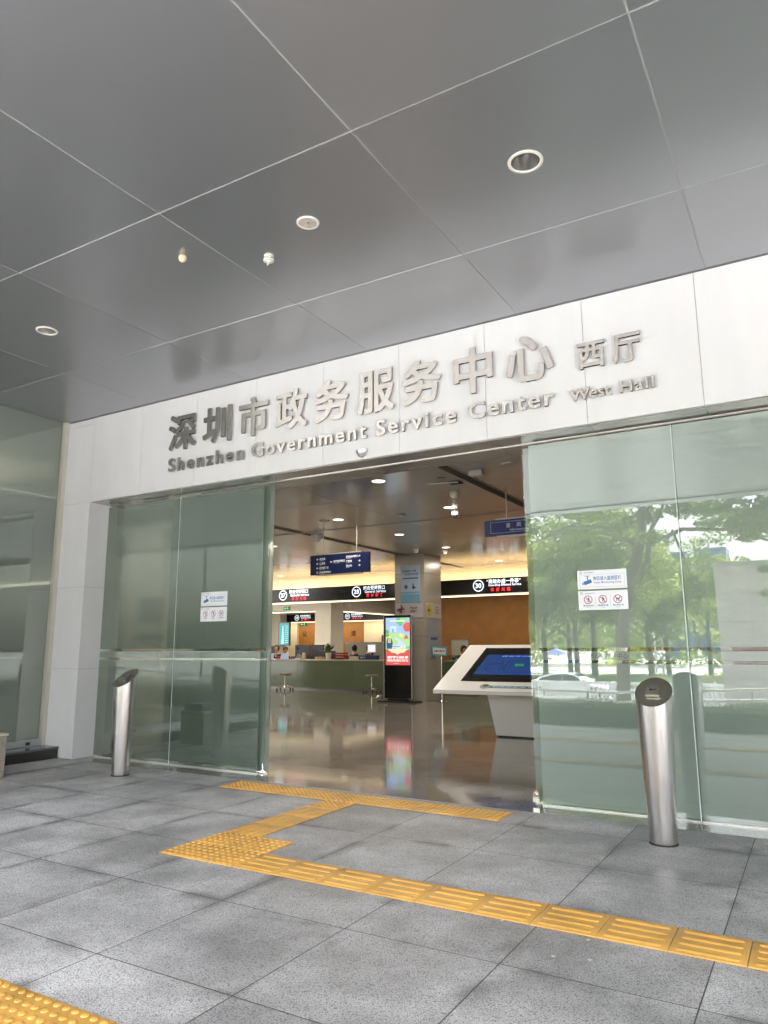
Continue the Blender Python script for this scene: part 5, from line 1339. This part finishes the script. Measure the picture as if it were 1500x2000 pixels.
for (cx, cy, cz, rad, n_) in ((1.6, .3, 8.2, 2.6, 11), (4.2, .4, 7.0, 1.9, 8), (5.6, .2, 5.6, 1.0, 5), (3.0, 1.2, 6.4, 1.3, 5), (-1.8, -.2, 7.9, 1.9, 7), (-3.0, -.2, 7.0, .9, 3), (.6, 1.6, 9.6, 2.0, 5), (6.5, .5, 7.5, 1.6, 6), (5.2, 1.2, 6.3, 1.2, 5), (7.2, .6, 6.4, 1.2, 5), (2.2, -.8, 7.0, 1.3, 4), (6.2, 1.0, 4.9, .6, 3), (2.6, 1.4, 4.6, .55, 3), (4.6, .8, 4.9, .7, 3)):
    for _ in range(n_):
        blobs.append((cx + r4.gauss(0, rad * .5), cy + r4.gauss(0, rad * .5), cz + r4.gauss(0, rad * .3), rad * r4.uniform(.22, .42), r4.choice((0, 2, 2))))
tree("street_tree", "large leaning tree with forked grey trunk reflected beside the notice plates, the nearest tree", -5.5, -12.4, trk, limbs, blobs, 30000, .085, 1)
# smaller trees in rows: three meshes, copied
protos = []
def small_tree(seed, h=9.5):
    r = random.Random(seed)
    trunk = ([(0, 0, 0), (.03, 0, 1.2), (.0, .05, 2.6), (.08, 0, 4.2), (.05, .1, h * .8)], [.17, .14, .12, .10, .03])
    lm = []; bl = []
    for k in range(9):
        a = k * 2.4 + r.uniform(-.3, .3); z0 = 2.4 + .45 * k * .8; L = r.uniform(2.0, 3.4) * (1 - .04 * k)
        tip = (math.cos(a) * L, math.sin(a) * L, z0 + r.uniform(1.0, 1.9))
        lm.append(([(.03, 0, z0), (math.cos(a) * L * .45, math.sin(a) * L * .45, z0 + .8), tip], [.06, .04, .012]))
        for q in range(4):
            f = r.uniform(.45, 1.15); bl.append((tip[0] * f + r.gauss(0, .3), tip[1] * f + r.gauss(0, .3), z0 + 1.0 + r.uniform(0, 1.2), r.uniform(.45, .95), r.choice((0, 1, 1, 2))))
    for q in range(10): bl.append((r.gauss(0, .9), r.gauss(0, .9), r.uniform(5.5, h), r.uniform(.6, 1.1), r.choice((0, 1, 2))))
    return trunk, lm, bl
spots = [(-18.8, -45.0, 1.1, "leftmost young tree reflected near the doorway edge, by the blue gazebo"), (-15.6, -41.0, .95, "young tree second from the doorway edge"), (-14.4, -38.6, 1.0, "young tree third from the doorway edge"),
         (-14.6, -43.8, 1.15, "young tree on the lawn, left of the forked one"), (-11.9, -36.6 - 3.2, 1.25, "forked tree on the lawn just left of the large leaning tree"), (-11.2, -46.8, 1.05, "young tree on the lawn right of the large leaning tree"),
         (-10.0, -47.6, 1.1, "young tree near the seam of the right glass panels"), (-22.5, -50.0, 1.2, "tree far left behind the gazebo"), (-26.0, -43.0, 1.2, "tree farther left, mostly behind the doorway"), (-7.6, -52.0, 1.15, "tree behind the bicycle barriers"), (-17.5, -55.0, 1.3, "taller tree in the second row, left"), (-12.8, -56.0, 1.3, "taller tree in the second row, right")]
for i, (x, y, s, lb) in enumerate(spots):
    if i < 3:
        a, c_, d_ = small_tree(20 + i); t = tree("lawn_tree", lb, x, y, a, c_, d_, 7000, .12, 30 + i, group="young trees on the lawn"); protos.append(t)
    else:
        t = copy_tree(protos[i % 3]); t.location = (x, y, GZ); t['label'] = lb
    s *= 1.3 if x < -13 else 1.12; t.scale = (s, s, s); t.rotation_euler = (0, 0, i * 1.3)
# tree belt far away: one mass
bl = []
for k in range(150):
    bl.append((r4.uniform(-95, 25), r4.uniform(-112, -88), GZ + abs(r4.gauss(4.5, 3.2)), r4.uniform(2.2, 4.2), r4.choice((0, 0, 1, 2))))
o = bpy.data.objects.new("tree_belt", leaves_mesh("tree_belt", bl, 24000, .42, 77)); link(o); tag(o, kind='stuff'); o['label'] = "distant belt of green trees across the plaza"
# hedge directly behind the camera
r5 = random.Random(9); vs = []; fs = []; mi = []
for k in range(26000):
    x = r5.uniform(-13, 5.5)
    if r5.random() < .6: p = Vector((x, r5.uniform(-1.35, -.18), .30 + r5.gauss(0, .035) + .03 * math.sin(x * 5)))
    else: p = Vector((x, -.18 - abs(r5.gauss(0, .03)), r5.uniform(.02, .33)))
    s = r5.uniform(.014, .030); u = Vector((r5.gauss(0, 1), r5.gauss(0, 1), r5.gauss(0, 1))).normalized(); w_ = u.cross(Vector((r5.gauss(0, 1), r5.gauss(0, 1), r5.gauss(0, 1)))).normalized()
    i = len(vs); vs += [p - u * s, p + w_ * s * .5, p + u * s, p - w_ * s * .5]; fs.append((i, i + 1, i + 2, i + 3)); mi.append(r5.choice((0, 2, 2)))
t = thing("hedge", "low dark clipped hedge along the pavement edge, reflected in the right glass", "hedge", (-4, -.75, 0))
me = bpy.data.meshes.new("hedge_leaves"); me.from_pydata([v - Vector((-4, -.75, 0)) for v in vs], [], fs)
for m_ in m_leafs: me.materials.append(m_)
me.polygons.foreach_set("material_index", mi); o = bpy.data.objects.new("foliage", me); link(o, t)
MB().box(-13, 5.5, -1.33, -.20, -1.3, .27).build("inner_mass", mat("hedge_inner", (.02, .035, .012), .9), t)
# two-tube handrail below the hedge
t = thing("stair_handrail", "grey two tube steel handrail behind the hedge, bending near its middle", "handrail", (-4, -4, 0))
for k, dz in enumerate((0, -.20)):
    b = MB(); b.tube([(-14, -4.0, .30 + dz), (-6.3, -4.0, .33 + dz), (-3.9, -4.0, .29 + dz), (-1.5, -4.0, .40 + dz), (3.5, -4.0, .66 + dz)], .028, 8); b.build("rail", mat("galvanised_tube", (.35, .35, .34), .35, metal=.8), t, smooth=True)
for x in (-13, -10.5, -8, -5.6, -3.3, -1.2, 1.0, 3.2):
    b = MB(); b.tube([(x, -4.0, -1.6), (x, -4.0, .28 + max(0, (x + 3.9)) * .05)], .022, 8); b.build("post", mat("galvanised_tube"), t, smooth=True)
# white road barrier fence (sections)
m_fence = mat("white_plastic_fence", (.78, .78, .77), .4)
def fence_section():
    t = thing("barrier_section", "x", "road barrier", (0, 0, 0), local=True)
    b = MB(); b.box(-1.45, 1.45, -.05, .05, 1.02, 1.16, bevel=.01); b.build("top_rail", m_fence, t)
    b = MB(); b.box(-1.45, 1.45, -.09, .09, .08, .40, bevel=.02); b.build("base_beam", m_fence, t)
    for k in range(15):
        x = -1.36 + .1943 * k
        b = MB(); b.box(x - .028, x + .028, -.03, .03, .40, 1.02); b.build("slat", m_fence, t)
    b = MB(); b.box(-.22, .22, -.04, .04, .68, 1.02)
    b.build("crest_plate", m_fence, t)
    b = MB(); b.box(-1.5, -1.38, -.07, .07, 0, 1.25, bevel=.01); b.build("post", m_fence, t)
    return t
fs0 = fence_section()
for k in range(8):
    o = fs0 if k == 0 else copy_tree(fs0)
    o.location = (-17.5 + 2.95 * k, -24.3, GZ); o['group'] = "white road barrier sections"
    o['label'] = "white slatted road barrier section in front of the car, %s from the doorway side" % ordn[k]
# crowd-control barriers (steel hoops)
def hoop():
    t = thing("steel_barrier", "x", "crowd barrier", (0, 0, 0), local=True)
    b = MB(); b.tube([(-1, 0, .0), (-1, 0, .95), (-.9, 0, 1.08), (.9, 0, 1.08), (1, 0, .95), (1, 0, 0)], .022, 6); b.build("frame", mat("galvanised_tube"), t, smooth=True)
    b = MB()
    for k in range(9): b.tube([(-.8 + .2 * k, 0, .25), (-.8 + .2 * k, 0, 1.06)], .010, 5)
    b.tube([(-1, 0, .25), (1, 0, .25)], .014, 5); b.build("bars", mat("galvanised_tube"), t)
    for x in (-.8, .8):
        b = MB(); b.tube([(x, -.3, .02), (x, .3, .02)], .02, 6); b.build("foot", mat("galvanised_tube"), t)
    return t
hp0 = hoop(); k = 0
for (x, y, rz) in ((-17.8, -34.8, 0), (-15.6, -35.2, .05), (-13.4, -35.4, 0), (-16.5, -36.2, 0), (-7.4, -34.2, .1), (-6.9, -33.0, .5), (-6.0, -33.4, 1.2), (-5.4, -33.0, 1.25), (-4.8, -33.6, 1.2), (-4.4, -32.8, 1.15), (-8.2, -35.0, 0), (-5.8, -35.6, .1)):
    o = hp0 if k == 0 else copy_tree(hp0); o.location = (x, y, GZ); o.rotation_euler = (0, 0, rz); o['group'] = "steel crowd barriers by the road"
    o['label'] = ("steel hoop barrier parked beyond the white car, %s from the left" if x < -10 else "steel hoop barrier in the cluster right of the white car, %s of the group") % ordn[k if k < 4 else k - 4]; k += 1
# clipped shrubs beside the barriers
for k, (x, y, rx) in enumerate(((-8.2, -36.8, 1.3), (-5.6, -36.2, 1.3), (-6.4, -38.5, 1.5))):
    me = leaves_mesh("shrub", [(r4.uniform(-rx, rx), r4.uniform(-.6, .6), .5 + r4.uniform(-.1, .5), .45, 1) for _ in range(12)], 1400, .07, 200 + k)
    t = thing("clipped_shrub", "bright yellow green shrub %s the steel barrier cluster" % ("left behind", "right behind", "farthest behind")[k], "shrub", (x, y, GZ), local=True)
    o = bpy.data.objects.new("foliage", me); link(o, t)
    b = MB(); b.tube([(0, 0, 0), (0, 0, .6)], .05, 6); b.build("stem", m_bark, t)
# white car
m_car = mat("white_car_paint", (.78, .79, .80), .25, coat=.8); m_cg = mat("dark_car_glass", (.03, .035, .04), .06)
car = thing("parked_car", "white low sedan car with sloping roof reflected in the right glass behind the white barriers", "car", (-12.0, -28.6, GZ), rot=(0, 0, R(3)))
# local: length along X (nose at +X), width Y, built by stations
st = [(-2.42, .30, .62, .70), (-2.38, .55, .80, .78), (-2.0, .24, .98, .86), (-1.3, .22, 1.0, .92), (-.4, .20, .96, .94), (.6, .20, .94, .94), (1.4, .22, .88, .92), (2.1, .24, .76, .84), (2.42, .30, .62, .66), (2.48, .38, .52, .55)]
b = MB(); rings = []
for (x, zl, zu, hw) in st:
    zl = max(zl, .22) ; pts = [(-hw * .92, zl), (-hw, (zl + zu) / 2), (-hw * .97, zu * .9), (-hw * .82, zu), (0, zu + .03), (hw * .82, zu), (hw * .97, zu * .9), (hw, (zl + zu) / 2), (hw * .92, zl)]
    rings.append([b.bm.verts.new((x, p[0], p[1])) for p in pts])
for i in range(len(rings) - 1):
    n = len(rings[0])
    for j in range(n): b._f([rings[i][j], rings[i][(j + 1) % n], rings[i + 1][(j + 1) % n], rings[i + 1][j]])
b._f(rings[0]); b._f(rings[-1][::-1])
body = b.build("body", m_car, car, smooth=True)
cab = [(-2.05, .97, .98, .62), (-1.4, .99, 1.22, .62), (-.8, .97, 1.37, .60), (-.1, .95, 1.42, .60), (.35, .95, 1.38, .61), (.75, .93, 1.20, .66), (1.25, .90, .93, .74)]
b = MB(); rings = []
for (x, zl, zu, hw) in cab:
    pts = [(-hw - .16, zl - .03), (-hw - .02, zu - .04), (-hw * .8, zu), (hw * .8, zu), (hw + .02, zu - .04), (hw + .16, zl - .03)]
    rings.append([b.bm.verts.new((x, p[0], p[1])) for p in pts])
for i in range(len(rings) - 1):
    for j in range(5): b._f([rings[i][j], rings[i][j + 1], rings[i + 1][j + 1], rings[i + 1][j]])
b.build("roof", m_car, car, smooth=True)
for sg in (-1, 1):
    b = MB()
    for (a0, a1) in (((-1.55, -.25)), ((-.18, .95))):
        def side(x):
            for (p, q) in zip(cab[:-1], cab[1:]):
                if p[0] <= x <= q[0]:
                    f_ = (x - p[0]) / (q[0] - p[0]); return [p[k] + (q[k] - p[k]) * f_ for k in range(4)]
        xs_ = [a0 + (a1 - a0) * k / 8 for k in range(9)]
        lo = []; hi = []
        for x in xs_:
            _, zl, zu, hw = side(x)
            lo.append(b.bm.verts.new((x, sg * (hw + .16 + .012), zl + .03))); zz = max(zl + .035, zu - .08); tt_ = (zz - (zl - .03)) / max(zu - .04 - zl + .03, .01)
            hi.append(b.bm.verts.new((x, sg * (hw + .16 - .14 * tt_ + .014), zz)))
        for k in range(8): b._f([lo[k], lo[k + 1], hi[k + 1], hi[k]])
    b.build("side_window", m_cg, car)
    b = MB(); b.ball((.95, sg * 1.0, 1.0), .10, .09, .07, 10, 8); b.build("mirror", m_car, car, smooth=True)
b = MB(); b.quad((.42, -.58, 1.37), (.42, .58, 1.37), (1.2, .70, .955), (1.2, -.70, .955)); b.build("windscreen", m_cg, car)
for x in (-1.5, 1.5):
    for sg in (-1, 1):
        b = MB(); b.lathe([(0, -.1), (.30, -.11), (.345, -.08), (.345, .08), (.30, .11), (0, .1)], (x, sg * .84, .345), 28, 'Y'); wh = b.build("wheel", mat("tyre_rubber", (.02, .02, .02), .8), car, smooth=True)
        b = MB(); b.lathe([(0, 0), (.21, .0), (.22, -.02 * sg)], (x, sg * .955, .345), 20, 'Y'); b.build("rim", mat("alloy_rim", (.5, .5, .5), .3, metal=.8), wh)
for sg in (-1, 1):
    b = MB(); b.ball((2.28, sg * .58, .62), .16, .14, .06, 12, 8); b.build("headlight", mat("headlight_glass", (.6, .65, .7), .1), car, smooth=True)
    b = MB(); b.ball((-2.36, sg * .58, .72), .06, .2, .05, 12, 8); b.build("tail_light", mat("tail_red", (.35, .01, .01), .2), car, smooth=True)
# blue gazebo
t = thing("gazebo", "small blue roofed gazebo tent far across the plaza", "gazebo", (-27, -74, GZ), local=True); t.scale = (.75, .75, .8)
b = MB(); b.raw([(-1.7, -1.7, 2.3), (1.7, -1.7, 2.3), (1.7, 1.7, 2.3), (-1.7, 1.7, 2.3), (0, 0, 3.3)], [(0, 1, 4), (1, 2, 4), (2, 3, 4), (3, 0, 4), (0, 3, 2, 1)]); b.build("canopy", mat("gazebo_blue", (.10, .14, .36), .6), t)
for x in (-1.6, 1.6):
    for y in (-1.6, 1.6): b = MB(); b.tube([(x, y, 0), (x, y, 2.3)], .04, 6); b.build("leg", m_fence, t)
# stone clad building to the right
m_clad = mat("pinkish_stone_cladding", (.66, .60, .58), .45, noise=.05, nscale=1.5)
t = thing("stone_annex", "pinkish stone clad annex wall with planted top, reflected at the right edge", "building", (1, -16, GZ))
b = MB()
for i in range(8):
    for j in range(6): b.box(-2.75 + 1.0 * i + .008, -2.75 + 1.0 * (i + 1) - .008, -14.03, -13.98, GZ + .9 * j + .008, GZ + .9 * (j + 1) - .008)
b.build("cladding", m_clad, t)
MB().box(-2.73, 5.2, -20, -14.03, GZ, GZ + 5.38).build("core", m_seam, t)
MB().box(-2.8, 5.3, -20, -13.95, GZ + 5.4, GZ + 5.52).build("coping", m_kerbst, t)
MB().box(-.55, 3.5, -14.1, -13.93, GZ + .9, GZ + 2.25).build("opening", mat("dark_opening", (.05, .055, .05), .4), t)
b = MB()
for x in (-.5, .5, 1.5, 2.5): b.box(x - .03, x + .03, -13.92, -13.86, GZ + .9, GZ + 1.9)
b.box(-.55, 3.5, -13.92, -13.86, GZ + 1.86, GZ + 1.94); b.box(-.55, 3.5, -13.92, -13.86, GZ + 1.1, GZ + 1.18); b.build("balustrade", m_fence, t)
# towers far away
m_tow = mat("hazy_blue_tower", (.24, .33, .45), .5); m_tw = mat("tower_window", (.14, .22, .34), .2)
for k, (x, y, wd, h, lb) in enumerate(((-29.5, -186, 5.5, 26, "left hazy blue office tower seen between the trees"), (-21.5, -190, 7.5, 27, "right hazy blue office tower seen between the trees"))):
    t = thing("office_tower", lb, "building", (x, y, GZ), local=True)
    MB().box(-wd / 2, wd / 2, -4, 4, 0, h).build("wall", m_tow, t)
    b = MB()
    for i in range(int(h / 1.1)): b.box(-wd / 2 + .3, wd / 2 - .3, 4.01, 4.05, .6 + 1.1 * i, 1.2 + 1.1 * i)
    b.build("window_bands", m_tw, t)
# lamp posts
for k, (x, y, h) in enumerate(((-12.2, -58, 6.0), (-15.0, -70, 5.0))):
    t = thing("street_lamp", "thin pale street lamp post %s" % ("right of the large leaning tree" if k == 0 else "left, near the lawn's far side"), "street lamp", (x, y, GZ), local=True)
    b = MB(); b.tube([(0, 0, 0), (0, 0, h)], [.09, .05], 8); b.build("pole", mat("pale_grey_pole", (.5, .5, .5), .5), t, smooth=True)
    b = MB(); b.ball((0, 0, h + .1), .16, .16, .18, 12, 8); b.build("lamp_head", m_fence, t, smooth=True)
# round white bollard stones by the road
for k, (x, y) in enumerate(((-9.1, -27.2), (-15.9, -26.9))):
    b = MB(); b.ball((x, y, GZ + .3), .36, .36, .32, 16, 10)
    tag(b.build("round_stone", m_kerbst, smooth=True, origin=(x, y, GZ)), "round pale stone ball by the road, %s of the white car" % ("right" if k == 0 else "left"), "stone ball")
